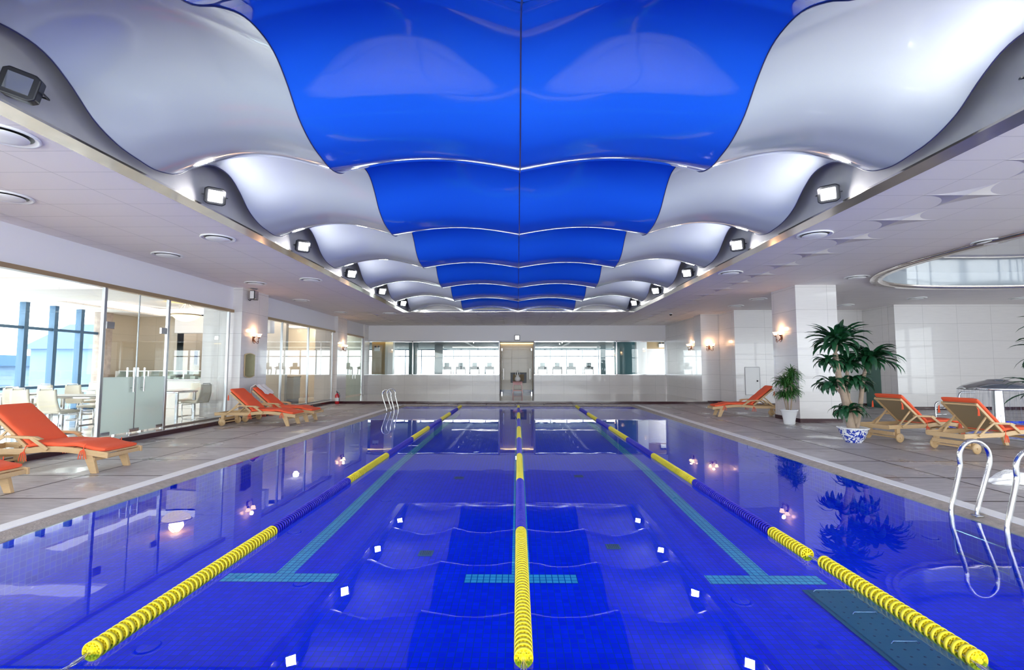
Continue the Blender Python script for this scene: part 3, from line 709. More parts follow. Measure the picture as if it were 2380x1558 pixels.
def lane_rope(x, y0, label, gap=None):
    t = thing('lane_rope', label, 'lane rope', (x, 0, 0), 0, 'floating lane ropes')
    y = y0; k = 0; far = {'yellow': MB(), 'bluef': MB()}
    base = disc_mesh(12, 4, False); base.lathe([(.0001, -.003), (.047, -.003)], 12)
    while y < PY1-.25:
        c = 'yellow' if int((y-2.62)/1.93) % 2 == 0 else 'bluef'
        dx = 0
        if gap and y < gap: dx = .035
        if gap and abs(y-gap) < .07: y += PIT; continue
        if k < 100:
            o = bpy.data.objects.new('float_disc', dm[c]); COL.objects.link(o); o.parent = t
            o.location = (dx, y, .018+.002*math.sin(y*2)); o.rotation_euler = (PI/2, k*.37, 0)
        else:
            far[c].add(base.v, base.f, False, TR(dx, y, .018) @ Rx)
        y += PIT; k += 1
    for c in far: tag(far[c].build('float_row', c, t, fix=False), kind='stuff')
    MB().tube([(0, y0-.22, .012), (0, y0, .018), (0, PY1-.2, .018), (0, PY1+.1, .04)], .005, 6).build('cable', 'cable', t)
    b = MB(); b.tube([(0, y0-.02, .018), (.012, y0-.06, .016), (.012, y0-.11, .013), (0, y0-.14, .012), (-.012, y0-.11, .013), (-.012, y0-.06, .016)], .0045, 6, closed=True)
    b.tube([(0, y0-.12, .012), (-.006, y0-.20, .02), (.004, y0-.30, .03)], .007, 6); b.build('hook', 'chrome', t)
    if gap:
        b = MB(); b.tube([(0, gap+.06, .018), (.03, gap-.03, .01), (.035, gap-.08, .018)], .009, 6); b.build('coupling', 'chrome', t)
    return t
lane_rope(-2.27, 2.645, 'yellow and blue lane rope nearest the shopfront side')
lane_rope(0.0, 2.61, 'yellow and blue lane rope down the middle of the pool')
lane_rope(2.28, 2.62, 'yellow and blue lane rope nearest the potted plants, with a coupling gap', gap=3.93)

# --- sun loungers: local x runs from head (0) to foot (2.1)
def make_lounger(name='sun_lounger'):
    t = thing(name, 'x', 'sun lounger')
    def railz(x): return .30+.035*math.sin(PI*min(max((x-.9)/.85, 0), 1))-.05*max(0, x-1.75)/.35
    for s in (-1, 1):
        y = s*.30
        poly = [(x/20*2.1, railz(x/20*2.1)+.038) for x in range(21)]+[(x/20*2.1, railz(x/20*2.1)-.04) for x in range(20, -1, -1)]
        MB().prism(poly, y-.016, y+.016, 'y').build('side_rail', 'teak', t, bevel=.005)
        MB().prism([(1.72, .30), (1.86, .30), (1.95, 0), (1.86, 0)], y-.045*(s > 0)-.0, y+.045*(s < 0), 'y').build('leg', 'teak', t, bevel=.005)
        w = MB(); w.lathe([(.0001, -.015), (.085, -.015), (.09, -.008), (.09, .008), (.085, .015), (.0001, .015)], 22, TR(.22, s*.335, .09, PI/2)); w.lathe([(.018, -.026), (.018, .026)], 8, TR(.22, s*.335, .09, PI/2)); w.build('wheel', 'teak', t)
        MB().box(.18, .26, y-.02-.015*(s > 0), y+.02+.015*(s < 0), .07, .28).build('wheel_block', 'teak', t, bevel=.005)
        arm = [(.62, .50), (.66, .525), (1.08, .505), (1.17, .47), (1.14, .455), (1.06, .47), (.64, .49)]
        ar = MB().prism(arm, y+s*.005-.03, y+s*.005+.03, 'y').build('armrest', 'teak', t, bevel=.006)
        MB().bar((1.03, y+s*.03, .49), (1.27, y+s*.03, .33), .02, .045).build('front_brace', 'teak', ar, bevel=.004)
        MB().bar((.66, y+s*.03, .51), (.30, y+s*.03, .30), .02, .035).build('rear_brace', 'teak', ar, bevel=.004)
    for nm, bx in (('leg_stretcher', (1.87, 1.90, -.29, .29, .17, .215)), ('wheel_axle', (.20, .24, -.335, .335, .075, .105)), ('head_rail', (0, .03, -.30, .30, .25, .33)), ('foot_rail', (2.06, 2.09, -.31, .31, .22, .27)), ('lower_crossbar', (.12, .15, -.3, .3, .13, .2))):
        MB().box(*bx).build(nm, 'teak', t, bevel=.004)
    b = MB()
    for i in range(9): x = .92+i*.135; b.box(x, x+.06, -.285, .285, railz(x)+.015, railz(x)+.033)
    b.build('seat_slats', 'teak', t)
    # reclined back: hinge at x=.93 z=.33, rises to x=.38 z=.80
    hx, hz, tx, tz = .94, .34, .36, .84
    d = Vector((tx-hx, 0, tz-hz)); ln = d.length; d.normalize(); nrm = Vector((d.z, 0, -d.x))*1
    if nrm.z < 0: nrm = -nrm
    fr = MB()
    for s in (-1, 1): fr.bar((hx, s*.27, hz), (tx, s*.27, tz), .03, .045, up=(nrm.x, 0, nrm.z))
    fr.bar((tx+.01, -.28, tz-.02), (tx+.01, .28, tz-.02), .04, .03)
    fr.build('back_frame', 'teak', t, bevel=.005)
    b = MB(); o_ = nrm*.012
    b.add([Vector((hx, -.255, hz))+o_, Vector((hx, .255, hz))+o_, Vector((tx, .255, tz))+o_, Vector((tx, -.255, tz))+o_], [(0, 1, 2, 3)]); b.build('back_sling', 'canvas', t, solid=.012)
    for s in (-1, 1): MB().bar((.62, s*.24, .60), (.30, s*.24, .29), .02, .03).build('back_strut', 'teak', t, bevel=.003)
    def cushion(path, th, w=.29):
        n = len(path); b = MB()
        def P(u, v):
            # u around section, v along
            f = v*(n-1); i = min(int(f), n-2); q = f-i
            p = Vector(path[i]).lerp(Vector(path[i+1]), q); tdir = (Vector(path[i+1])-Vector(path[i])).normalized(); nn = Vector((-tdir.y, tdir.x))
            if nn.y < 0: nn = -nn
            a = 2*PI*u; ca, sa = math.cos(a), math.sin(a)
            e = .28; X = w*math.copysign(abs(ca)**e, ca); Z = th/2*math.copysign(abs(sa)**.6, sa)
            end = min(1, .55+8*min(v, 1-v)); end = min(end, 1)
            puff = 1+.12*math.cos(2*PI*v*3)
            c = p+nn*(th/2+Z*end*(puff if sa > 0 else 1))
            return (c.x, X*(.97+.03*end), c.y)
        b.grid(P, 32, 28); 
        m0 = [P(i/32, 0) for i in range(32)]; m1 = [P(i/32, 1) for i in range(32)]
        b.add(m0, [tuple(range(32))]); b.add(m1, [tuple(range(32))])
        return b
    hb = Vector((hx, hz))+Vector((nrm.x, nrm.z))*.03; tb = Vector((tx, tz))+Vector((nrm.x, nrm.z))*.03+Vector((d.x, d.z))*.04
    cushion([tuple(hb), tuple(hb.lerp(tb, .5)), tuple(tb)], .075).build('back_cushion', 'orange', t); bc = t.children[-1]
    sp = [(.93+i*.1, railz(.93+i*.1)+.03+.012*math.sin(i*1.1)) for i in range(12)]
    sc_ = cushion(sp, .07).build('seat_cushion', 'orange', t)
    for s in (-1, 1):
        for x, z in ((.93, .30), (1.76, .33)):
            b = MB(); y = s*.32
            for k in range(4):
                a = -.6+k*.4; b.tube([(x, y, z), (x+.05*math.sin(a), y+s*.012, z-.02), (x+.09*math.sin(a), y+s*.012, z-.09-.02*(k % 2)), (x+.10*math.sin(a), y+s*.01, z-.13)], .006, 5)
            b.tube([(x, y, z), (x+.02, y-s*.012, z+.08)], .006, 5); b.build('tie', 'orange', sc_)
    for s in (-1, 1):
        b = MB()
        for k in range(3): b.tube([(tx-.02, s*.30, tz-.06), (tx-.02+.01*k, s*.315, tz-.1), (tx-.03+.02*k, s*.315, tz-.2)], .006, 5)
        b.build('tie', 'orange', bc)
    return t
lg = make_lounger()
def place(o, x, y, rz, label, group):
    o.location = (x, y, ZD); o.rotation_euler = (0, 0, rz); o['label'] = label; o['group'] = group
gl_ = 'orange cushioned teak sun loungers on the deck'
place(lg, -7.80, 7.07, 0, 'orange cushioned teak lounger at the left, whole, in front of the shop glass', gl_)
place(copy_tree(lg), -7.88, 5.45, 0, 'orange cushioned teak lounger cut off by the left frame edge', gl_)
place(copy_tree(lg), -7.72, 12.68, math.radians(-2), 'orange teak lounger below the gilt wall mirror, nearer of the pair', gl_)
place(copy_tree(lg), -7.66, 13.62, math.radians(-1), 'orange teak lounger by the near pillar, with a white towel over its back', gl_)
place(copy_tree(lg), 7.98, 14.88, math.radians(172), 'orange teak lounger beyond the white potted plant at the far right', gl_)
place(copy_tree(lg), 7.18, 10.02, math.radians(13), 'orange teak lounger seen from behind, right beside the porcelain pot', gl_)
place(copy_tree(lg), 7.46, 8.72, math.radians(14), 'orange teak lounger seen from behind, nearest the steel ladder', gl_)

# --- towels
def towel(name, label, loc, rx, ry, h, seed, drape=None):
    r = random.Random(seed); ph = [(r.uniform(0, 6), r.uniform(3, 9), r.uniform(3, 9)) for _ in range(5)]
    def fn(u, v):
        x, y = (u-.5)*2, (v-.5)*2; e = max(0, 1-(abs(x)**2.2+abs(y)**2.2))
        z = h*(.10+.9*(sum(abs(math.sin(a+b*x+c*y)) for a, b, c in ph)/5)**1.6)*e**.5*(1+.35*x)
        k = 1+.2*math.sin(3*math.atan2(y, x)+seed)+.08*math.sin(11*math.atan2(y, x))
        return (x*rx*k, y*ry*k, z+.004)
    o = MB().grid(fn, 36, 36).build(name, 'cloth', fix=False, solid=.004); o.location = loc; tag(o, label, 'towel'); return o
p = W(2352, 1122, z=ZD); towel('towel', 'crumpled white towel lying on the deck by the near ladder', (p.x, p.y, ZD), .27, .18, .17, 4)
# towel draped over lounger back (in lounger world space)
def tfn(u, v):
    y = (u-.42)*.50
    # along the cushion face (slope 41 deg), over its top edge and down behind the sling
    P_ = [(.67, .72), (.56, .82), (.45, .915), (.39, .965), (.335, .965), (.275, .925), (.265, .86), (.275, .76)]
    f = v*(len(P_)-1); i = min(int(f), len(P_)-2); q_ = f-i; x = P_[i][0]*(1-q_)+P_[i+1][0]*q_; z = P_[i][1]*(1-q_)+P_[i+1][1]*q_+.012; s = v*.6
    z += .012*math.sin(y*26+s*8)+.01*math.sin(s*30); x -= .008*math.sin(y*30)
    return (x, y+.02*math.sin(s*9), z+.015)
o = MB().grid(tfn, 24, 40).build('towel', 'cloth', fix=False, solid=.008); o.location = (-7.66, 13.62, ZD); tag(o, 'white towel draped over the raised back of a lounger by the pillar', 'towel')

# --- plants
def leafs(b, n, L0, wd, r, droop=(.5, 1.3), up=(.1, 1.1), seg=7, tip=.9, base=.1):
    for i in range(n):
        a = r.uniform(0, 2*PI); e = r.uniform(*up); ln = L0*r.uniform(.75, 1.15); dr = r.uniform(*droop); w = wd*r.uniform(.8, 1.2)
        p = Vector((0, 0, r.uniform(-.03, .06))); el = e; vs = []; side = Vector((-math.sin(a), math.cos(a), 0)); tw = r.uniform(-.5, .5)
        for k in range(seg+1):
            f = k/seg; ww = w*(base+(1-base)*min(1, math.sin(PI*min(1, f*tip+.08))**.8)) if k < seg else .001
            dirn = Vector((math.cos(a)*math.cos(el), math.sin(a)*math.cos(el), math.sin(el)))
            nn = side.cross(dirn)
            sd = side*math.cos(tw*f)+nn*math.sin(tw*f)
            vs += [p+sd*ww/2+nn*ww*.12, p, p-sd*ww/2+nn*ww*.12]
            p = p+dirn*ln/seg; el -= dr*2.2/seg*(.5+f)
        fs = []
        for k in range(seg):
            fs += [(k*3, k*3+1, k*3+4, k*3+3), (k*3+1, k*3+2, k*3+5, k*3+4)]
        b.add(vs, fs, True)
    return b
def palm(name, label, loc, crowns, trunks, pot=True, seed=3):
    r = random.Random(seed); t = thing(name, label, 'potted plant', loc)
    if pot:
        MB().lathe([(.0001, .0), (.145, .0), (.15, .02), (.195, .09), (.24, .20), (.255, .255), (.275, .275), (.275, .29), (.255, .29), (.24, .265), (.0001, .26)], 36).build('pot', 'porcelain', t)
        MB().lathe([(.253, .262), (.278, .272), (.280, .288), (.255, .295), (.241, .285)], 36).build('pot_rim', 'white_cer', t.children[0])
        MB().lathe([(.0001, .275), (.239, .268)], 24).build('soil', 'soil', t.children[0])
    for pts, ra, rb in trunks:
        k = len(pts); MB().tube(pts, [ra+(rb-ra)*i/(k-1) for i in range(k)], 12).build('trunk', 'bark', t)
    for (x, y, z, n, ln, w, dr, up) in crowns:
        o = leafs(MB(), n, ln, w, r, dr, up).build('leaf_crown', 'leaf', t, fix=False); o.location = (x, y, z)
    return t
# positions relative to the pot
PP = W(1984, 1031, z=ZD); PP = Vector((PP.x+.11, PP.y+.16, ZD))
def rel(px, py, dy=0):
    q = W(px, py, y=PP.y+dy); return (q.x-PP.x, q.y-PP.y, q.z-ZD)
c1 = rel(1946, 800); c3 = rel(2020, 838, .15); c2 = rel(1925, 842, -.1); c4 = rel(1933, 893, .1); c5 = rel(1985, 890, .2); c6 = rel(1972, 958, -.05); c7 = rel(1968, 850, .25)
palm('potted_palm', 'tall dark green dracaena palm in a blue and white porcelain bowl', tuple(PP), [
    (*c1, 90, .64, .10, (.4, 1.2), (.1, 1.35)), (*c3, 90, .62, .09, (.5, 1.15), (0, 1.2)), (*c2, 34, .38, .075, (.9, 1.5), (0, 1.0)), (*c4, 40, .42, .08, (.8, 1.5), (0, 1.0)),
    (*c5, 56, .42, .09, (.8, 1.5), (0, 1.0)), (*c6, 50, .42, .07, (1.0, 1.6), (.2, 1.0)), (*c7, 50, .42, .09, (.7, 1.4), (0, 1.2))],
    [([(-.03, 0, .26), (-.12, 0, .8), rel(1950, 880), rel(1941, 822)], .075, .045), ([(.10, .05, .26), (.05, .05, .7), rel(1972, 930, .05), rel(1968, 850, .2)], .048, .03), ([(.08, .02, .26), rel(2000, 940, .1), rel(2006, 880, .1), rel(2016, 845, .15)], .048, .03),
     ([rel(1952, 870), rel(1940, 858, -.05), c2], .02, .015), ([rel(1958, 920), rel(1945, 905, .05), c4], .02, .015), ([rel(1941, 824), (c1[0], c1[1], c1[2]+.02)], .03, .02)])
q2 = Vector((7.62, 7.02, ZD))
palm('potted_palm', 'green palm fronds reaching in from beyond the right frame edge', tuple(q2), [
    (.02, 0, 1.62, 30, .56, .07, (.5, 1.2), (.1, 1.2)), (-.06, .05, 1.12, 34, .56, .065, (.5, 1.1), (.1, 1.0)), (.2, .1, 2.0, 30, .5, .07, (.5, 1.2), (.2, 1.3))],
    [([(0, 0, .26), (.02, 0, 1.0), (.02, 0, 1.62)], .07, .04), ([(.05, .03, .26), (-.06, .05, 1.1)], .05, .03), ([(.08, 0, .26), (.2, .1, 2.0)], .06, .035)], seed=11)
wp = W(1841, 988, z=ZD); wp = Vector((wp.x, wp.y+.12, ZD))
t = thing('potted_plant', 'bushy narrow leaved plant in a glossy white pot before the square column', 'potted plant', tuple(wp))
MB().lathe([(.0001, 0), (.125, 0), (.135, .02), (.14, .10), (.165, .22), (.19, .31), (.205, .35), (.215, .36), (.215, .385), (.19, .385), (.18, .35), (.0001, .345)], 32).build('pot', 'white_cer', t)
MB().lathe([(.0001, .365), (.182, .358)], 20).build('soil', 'soil', t.children[0])
r = random.Random(5)
for k in range(5):
    a = k*1.25; h = .65+.35*r.random() if k else 1.1
    x1, y1 = .12*math.cos(a), .12*math.sin(a)
    MB().tube([(.05*math.cos(a), .05*math.sin(a), .35), (x1, y1, .35+h*.5), (x1*.9, y1*.9, .35+h*.8)], .014, 7).build('stem', 'bark', t)
    o = leafs(MB(), 90, .36, .026, r, (.7, 1.6), (.3, 1.5), seg=5).build('leaf_crown', 'leaf2', t, fix=False); o.location = (x1*.9, y1*.9, .35+h*.82)
    o = leafs(MB(), 60, .33, .026, r, (.9, 1.6), (.2, 1.2), seg=5).build('leaf_crown', 'leaf2', t, fix=False); o.location = (x1, y1, .35+h*.45)

# --- wall sconces (local: wall plane y=0, lamp towards -y)
def sconce(p, rz, label):
    t = thing('wall_sconce', label, 'wall lamp', tuple(p), rz, 'two armed bronze wall lamps')
    MB().prism([(.045*math.cos(a/12*2*PI), .085*math.sin(a/12*2*PI)-.02) for a in range(12)], -.02, 0, 'y').build('backplate', 'bronze', t, bevel=.006)
    for s in (-1, 1):
        pts = [(0, -.02, -.02), (s*.03, -.06, -.10)]+[(s*(.09+.055*math.cos(a)), -.09, -.10+.055*math.sin(a)) for a in (3.4, 4.1, 4.8, 5.5, 6.2, 6.9)]+[(s*.115, -.10, -.01), (s*.13, -.11, .02)]
        am = MB().tube(pts, .008, 8).build('arm', 'bronze', t)
        sp_ = [(s*(.09+(.03-.004*i)*math.cos(i*.8)), -.09, -.10+(.03-.004*i)*math.sin(i*.8)) for i in range(7)]
        MB().tube(sp_, .006, 6).build('scroll', 'bronze', am)
        MB().lathe([(.018, -.01), (.03, .0), (.035, .02)], 14, TR(s*.13, -.11, .02)).build('cup', 'bronze', am)
        MB().lathe([(.03, .02), (.05, .055), (.058, .09), (.078, .115)], 18, TR(s*.13, -.11, .02)).build('shade', 'shade', am)
    l = bpy.data.lights.new('sconce_glow', 'POINT'); l.energy = 2.6; l.color = (1, .55, .28); l.shadow_soft_size = .05
    lo = bpy.data.objects.new('sconce_glow', l); COL.objects.link(lo)
    lo.location = Vector(p)+Matrix.Rotation(rz, 3, 'Z') @ Vector((0, -.14, .22))
    return t
q = W(588, 785, x=-7.77); sconce((-7.77, q.y, q.z-.02), math.radians(90), 'bronze wall lamp on the near left pillar, above the gilt mirror')
q = W(797, 808, x=-7.88); sconce((-7.88, q.y, q.z-.02), math.radians(90), 'bronze wall lamp on the second left pillar, above the fire extinguisher')
q = W(1607, 806, x=7.78); sconce((7.78, q.y, q.z-.02), math.radians(-90), 'bronze wall lamp on the side wall just right of the gym window')
q = W(1648, 806, y=20.45); sconce((q.x, 20.45, q.z-.02), 0, 'bronze wall lamp on the far right pier, facing the camera')
q = W(1817, 781, x=7.55); sconce((7.55, q.y, q.z-.02), math.radians(-90), 'bronze wall lamp on the square column above the white potted plant')

# --- gilt mirror, speaker, extinguisher, lightbox, camera, hatch
t = thing('wall_mirror', 'dark gilt mirror with arched ends on the near left pillar', 'mirror', (-7.765, 13.95, 1.59))
def arch(w, h, k, n=8):
    return [(-w, -h)]+[(-w+2*w*i/n, -h-k*math.sin(PI*i/n)) for i in range(1, n)]+[(w, -h), (w, h)]+[(w-2*w*i/n, h+k*math.sin(PI*i/n)) for i in range(1, n)]+[(-w, h)]
MB().prism(arch(.27, .31, .05), .0, .022, 'x').build('mirror_frame', 'brass', t, bevel=.004)
MB().prism(arch(.245, .29, .05), .018, .026, 'x').build('mirror_glass', 'plaque', t)
q = W(591, 687, x=-7.6)
t = thing('wall_speaker', 'small silver and black speaker high on the near left pillar', 'speaker', tuple(q))
MB().box(-.06, .07, -.13, .10, -.13, .13).build('cabinet', 'dark_metal', t, bevel=.012); MB().box(-.05, .06, -.145, -.12, -.11, .11).build('grille', 'white', t, bevel=.01); MB().box(.06, .085, -.10, .08, -.12, .12).build('front_trim', 'chrome', t, bevel=.01)
MB().tube([(-.05, 0, -.1), (-.12, 0, -.15), (-.165, 0, -.12)], .012, 6).build('bracket', 'dark_metal', t)
t = thing('fire_extinguisher', 'red fire extinguisher standing at the foot of the second left pillar', 'fire extinguisher', (-7.45, 20.45, ZP))
t.location = (-7.42, 19.95, ZD)
MB().lathe([(.0001, 0), (.075, 0), (.085, .02), (.085, .34), (.07, .39), (.03, .42), (.025, .45)], 22).build('cylinder', 'red', t)
MB().lathe([(.087, .12), (.087, .26)], 22).build('label_band', 'white', t)
b = MB(); b.box(-.02, .02, -.02, .02, .44, .48); b.bar((0, .02, .48), (0, -.10, .51), .02, .012); b.bar((0, .02, .49), (0, -.09, .545), .02, .01); b.build('valve', 'dark_metal', t)
MB().tube([(.02, 0, .46), (.09, -.02, .45), (.11, -.02, .36), (.095, -.02, .12)], .01, 8).build('hose', 'dark_metal', t)
t = thing('exit_lightbox', 'small white lit box on the bulkhead above the far doorway', 'light box', (-.05, 25.7, 3.13))
MB().box(-.15, .15, -.07, 0, -.15, .15).build('housing', 'panel_grey', t, bevel=.03); MB().box(-.10, .10, -.078, -.07, -.10, .10).build('diffuser', emit('box_light', (1, 1, 1), 2.5), t, bevel=.01)
q = W(1559, 729, z=ZC)
t = thing('ceiling_dome_camera', 'small black dome camera on the far right ceiling', 'security camera', (q.x, q.y, ZC)); MB().lathe([(.07, 0), (.075, -.02), (.07, -.03)], 18).build('base', 'white', t); MB().lathe([(.062, -.03), (.05, -.07), (.0001, -.095)], 18).build('dome', 'dark_metal', t)
a_ = W(1731, 854, y=19); c_ = W(1767, 918, y=19)
t = thing('access_hatch', 'white access hatch with a thin grey outline in the far right wall', 'hatch', (a_.x, 18.995, c_.z)); w_, h_ = c_.x-a_.x, a_.z-c_.z
MB().box(0, w_, -.008, 0, 0, h_).build('panel', 'white', t)
b = MB(); 
for x0, x1, z0, z1 in ((-.01, .006, 0, h_), (w_-.006, w_+.01, 0, h_), (0, w_, -.01, .006), (0, w_, h_-.006, h_+.01)): b.box(x0, x1, -.012, 0, z0, z1)
b.build('edge', 'panel_grey', t); MB().lathe([(.0001, 0), (.03, 0), (.025, .03), (.0001, .035)], 12, TR(w_-.1, -.01, h_*.5, PI/2)).build('knob', 'dark_metal', t)

# --- ladders: two looped rails each
def ladder(label, x, ys, s):
    t = thing('pool_ladder', label, 'pool ladder', (x, sum(ys)/len(ys), 0)); y0 = sum(ys)/len(ys)
    for y in ys:
        pts = [(0, 0, -.06), (0, 0, .06), (.01, 0, .13), (.12, 0, .52)]
        c = Vector((.285, 0, .60)); R_ = .155
        for i in range(9):
            a = math.radians(195-i*26); pts.append((c.x+R_*math.cos(a)-.02, 0, c.z+R_*math.sin(a)*1.1))
        pts += [(.40, 0, .50), (.275, 0, .13), (.26, 0, .07), (.26, 0, .0)]
        # smooth the corners
        P_ = [Vector(p) for p in pts]
        for _ in range(2):
            Q = [P_[0]]
            for a, b_ in zip(P_, P_[1:]): Q += [a.lerp(b_, .25), a.lerp(b_, .75)]
            P_ = Q+[P_[-1]]
        hr = MB().tube([(s*p.x, y-y0, p.z) for p in P_], .022, 12).build('handrail', 'chrome', t)
        MB().lathe([(.023, 0), (.055, 0), (.055, .006), (.023, .010)], 20, TR(s*.26, y-y0, .028)).build('flange', 'chrome', hr)
    b = MB()
    for z in (-.12, -.34): b.box(min(0, s*.09)+s*.02, max(0, s*.09)+s*.02, -(ys[1]-ys[0])/2, (ys[1]-ys[0])/2, z-.012, z+.012)
    b.build('step', 'chrome', t, bevel=.006)
    b = MB()
    for y in ys: b.tube([(0, y-y0, -.04), (s*.02, y-y0, -.36)], .018, 8)
    b.build('step_rail', 'chrome', t)
    return t
ladder('polished steel pool ladder at the near right edge of the pool', 4.33, (4.49, 5.05), 1)
ladder('polished steel pool ladder at the far left corner of the pool', -4.33, (17.0, 17.6), -1)

# --- stool and vase in the far alcove, picture
t = thing('plant_stool', 'red lacquered stool inside the far doorway', 'stool', (-.03, 26.15, ZP))
MB().box(-.27, .27, -.2, .2, .60, .64).build('seat', 'red_lacq', t, bevel=.008)
MB().box(-.22, .22, -.17, .17, .46, .60).build('apron', 'red_lacq', t, bevel=.004)
for sx in (-1, 1):
    for sy in (-1, 1): MB().bar((sx*.22, sy*.16, .6), (sx*.25, sy*.18, 0), .045, .045, up=(0, 1, 0)).build('leg', 'red_lacq', t, bevel=.004)
MB().box(-.24, .24, -.17, -.14, .14, .18).box(-.24, .24, .14, .17, .14, .18).build('stretcher', 'red_lacq', t)
t = thing('gourd_vase', 'white gourd shaped vase on the red stool', 'vase', (-.03, 26.15, ZP+.64))
MB().lathe([(.0001, 0), (.09, 0), (.15, .06), (.165, .14), (.13, .23), (.06, .29), (.035, .36), (.028, .5), (.035, .58), (.03, .58), (.02, .5)], 24).build('body', 'white_cer', t)
for s in (-1, 1): MB().tube([(s*.03, 0, .52), (s*.10, 0, .48), (s*.115, 0, .36), (s*.06, 0, .29)], .012, 8).build('handle', 'white_cer', t)
t = thing('framed_picture', 'dark patterned picture on the alcove wall behind the vase', 'picture', (.02, 26.94, 1.0))
MB().box(-.44, .44, -.03, 0, -.28, .28).build('picture_frame', 'dark_metal', t, bevel=.01); MB().box(-.30, .30, -.036, -.03, -.18, .18).build('picture_panel', 'canvas', t)
q = W(877, 811, y=27.6)
t = thing('emergency_light', 'white twin headed emergency light on the brown panel at far left', 'emergency light', (q.x, 27.6, q.z))
MB().box(-.16, .16, -.08, 0, -.12, .08).build('housing', 'white', t, bevel=.01)
for s in (-1, 1): MB().lathe([(.045, 0), (.05, .05), (.0001, .055)], 14, TR(s*.09, -.04, .12, PI/2)).build('lamp_head', 'dark_metal', t)
q = W(1537, 803, y=27.3)
c = copy_tree(t); c.location = (q.x, 27.3, q.z); c['label'] = 'white twin headed emergency light behind the far right pane'
b_ = MB(); 
# --- pool floor fittings
for i, (px, py, lb) in enumerate(((990, 1287, 'left of the middle rope, nearer the camera'), (1425, 1273, 'right of the middle rope, nearer the camera'), (1067, 1108, 'left of the middle rope, farther away'), (1345, 1105, 'right of the middle rope, farther away'))):
    q = W(px, py, z=fz(5.4 if i < 2 else 9.0))
    t = thing('floor_drain', 'dark square drain cover on the pool floor, '+lb, 'drain cover', (q.x, q.y, fz(q.y)+.004), 0, 'square drain covers on the pool floor')
    MB().box(-.075, .075, -.07, .07, 0, .006).build('drain_frame', 'grate', t)
    b = MB()
    for k in range(6): x = -.055+k*.02; b.box(x, x+.009, -.055, .055, .006, .009)
    b.build('slots', 'grate_d', t)
t = thing('floor_hatch', 'teal perforated steel plate on the pool floor below the right rope', 'floor plate', (2.52, 3.2, -.50))
t.rotation_euler = (math.atan2(.06, 2.74), 0, 0)
MB().box(0, .56, 0, 1.26, .012, .026).build('plate', 'grate', t, bevel=.004)
b = MB(); b.box(-.03, .59, -.03, 1.29, .006, .014); b.build('plate_border', 'grate', t, bevel=.003)
b = MB()
for i in range(6):
    for j in range(15):
        b.lathe([(.0001, .0275), (.009, .0275), (.009, .026)], 8, TR(.05+i*.092+(.0 if j % 2 else .02), .05+j*.083, 0))
tag(b.build('perforations', 'grate_d', t), kind=None)
for y in (.45, .85, 1.22): MB().tube([(.12 if y < 1 else .03, y, .028), (.13 if y < 1 else .05, y, .045), (.30 if y < 1 else .4, y, .045), (.31 if y < 1 else .42, y, .028)], .005, 6).build('lift_rod', 'chrome', t)

# --- spa fountain
fx, fy = 11.9, 12.3
t = thing('mushroom_fountain', 'steel mushroom fountain pouring a curtain of water into the spa', 'fountain', (fx, fy, 0))
MB().lathe([(.13, -.7), (.13, .05), (.12, .1), (.105, .95)], 24).build('stem', 'chrome', t)
MB().lathe([(.0001, 1.25), (.15, 1.235), (.2, 1.225), (.22, 1.205), (.45, 1.16), (.65, 1.08), (.76, .98), (.74, .975), (.6, 1.03), (.3, 1.0), (.1, .97)], 48).build('cap', 'chrome', t)
mm, tt, g2, f2 = glassy('falling_water', (.97, .98, 1), 1.08)
tc = N(tt, 'ShaderNodeTexCoord'); mp = N(tt, 'ShaderNodeMapping'); mp.inputs['Scale'].default_value = (14, 14, .8); nz = N(tt, 'ShaderNodeTexNoise', i_Scale=2); L(tt, tc.outputs['Object'], mp.inputs[0]); L(tt, mp.outputs[0], nz.inputs['Vector'])
mr = N(tt, 'ShaderNodeMapRange'); mr.inputs[1].default_value = .5; mr.inputs[2].default_value = .75; mr.inputs[4].default_value = .35; L(tt, nz.outputs[0], mr.inputs[0])
df = N(tt, 'ShaderNodeBsdfTranslucent'); df.inputs[0].default_value = (.85, .88, .95, 1); mx = N(tt, 'ShaderNodeMixShader')
old = [l for l in tt.links if l.to_node.type == 'OUTPUT_MATERIAL'][0]; src = old.from_socket; dst = old.to_socket
L(tt, mr.outputs[0], mx.inputs[0]); L(tt, src, mx.inputs[1]); L(tt, df.outputs[0], mx.inputs[2]); L(tt, mx.outputs[0], dst); M['fall'] = mm
MB().grid(lambda u, v: ((.755+.03*v+.01*math.sin(u*60))*math.cos(2*PI*u), (.755+.03*v+.01*math.sin(u*60))*math.sin(2*PI*u), .98-.97*v), 90, 6).build('water_curtain', 'fall', t, fix=False)
q = W(2296, 992, z=ZD)
t = thing('spa_post', 'short steel bollard standing in front of the fountain stem', 'bollard', (fx-.14, fy-1.0, 0)); MB().lathe([(.085, -.3), (.085, .58), (.095, .58), (.095, .62), (.06, .635), (.0001, .64)], 20).build('body', 'chrome', t)
t = thing('spa_handrail', 'steel stepped handrail at the far side of the spa', 'handrail', (12.55, 14.1, ZD))
for x, h, y in ((0, .78, 0), (-.42, .48, .3)):
    w = .45 if x == 0 else .32
    MB().tube([(x, y, 0), (x, y, h*.85), (x+.03, y, h*.95), (x+.08, y, h), (x+w, y, h)], .022, 8).build('rail', 'chrome', t)
    for k in range(3 if x == 0 else 2): z = h-.18*(k+1); MB().tube([(x, y, z), (x+w-.03, y, z)], .018, 8).build('rung', 'chrome', t)

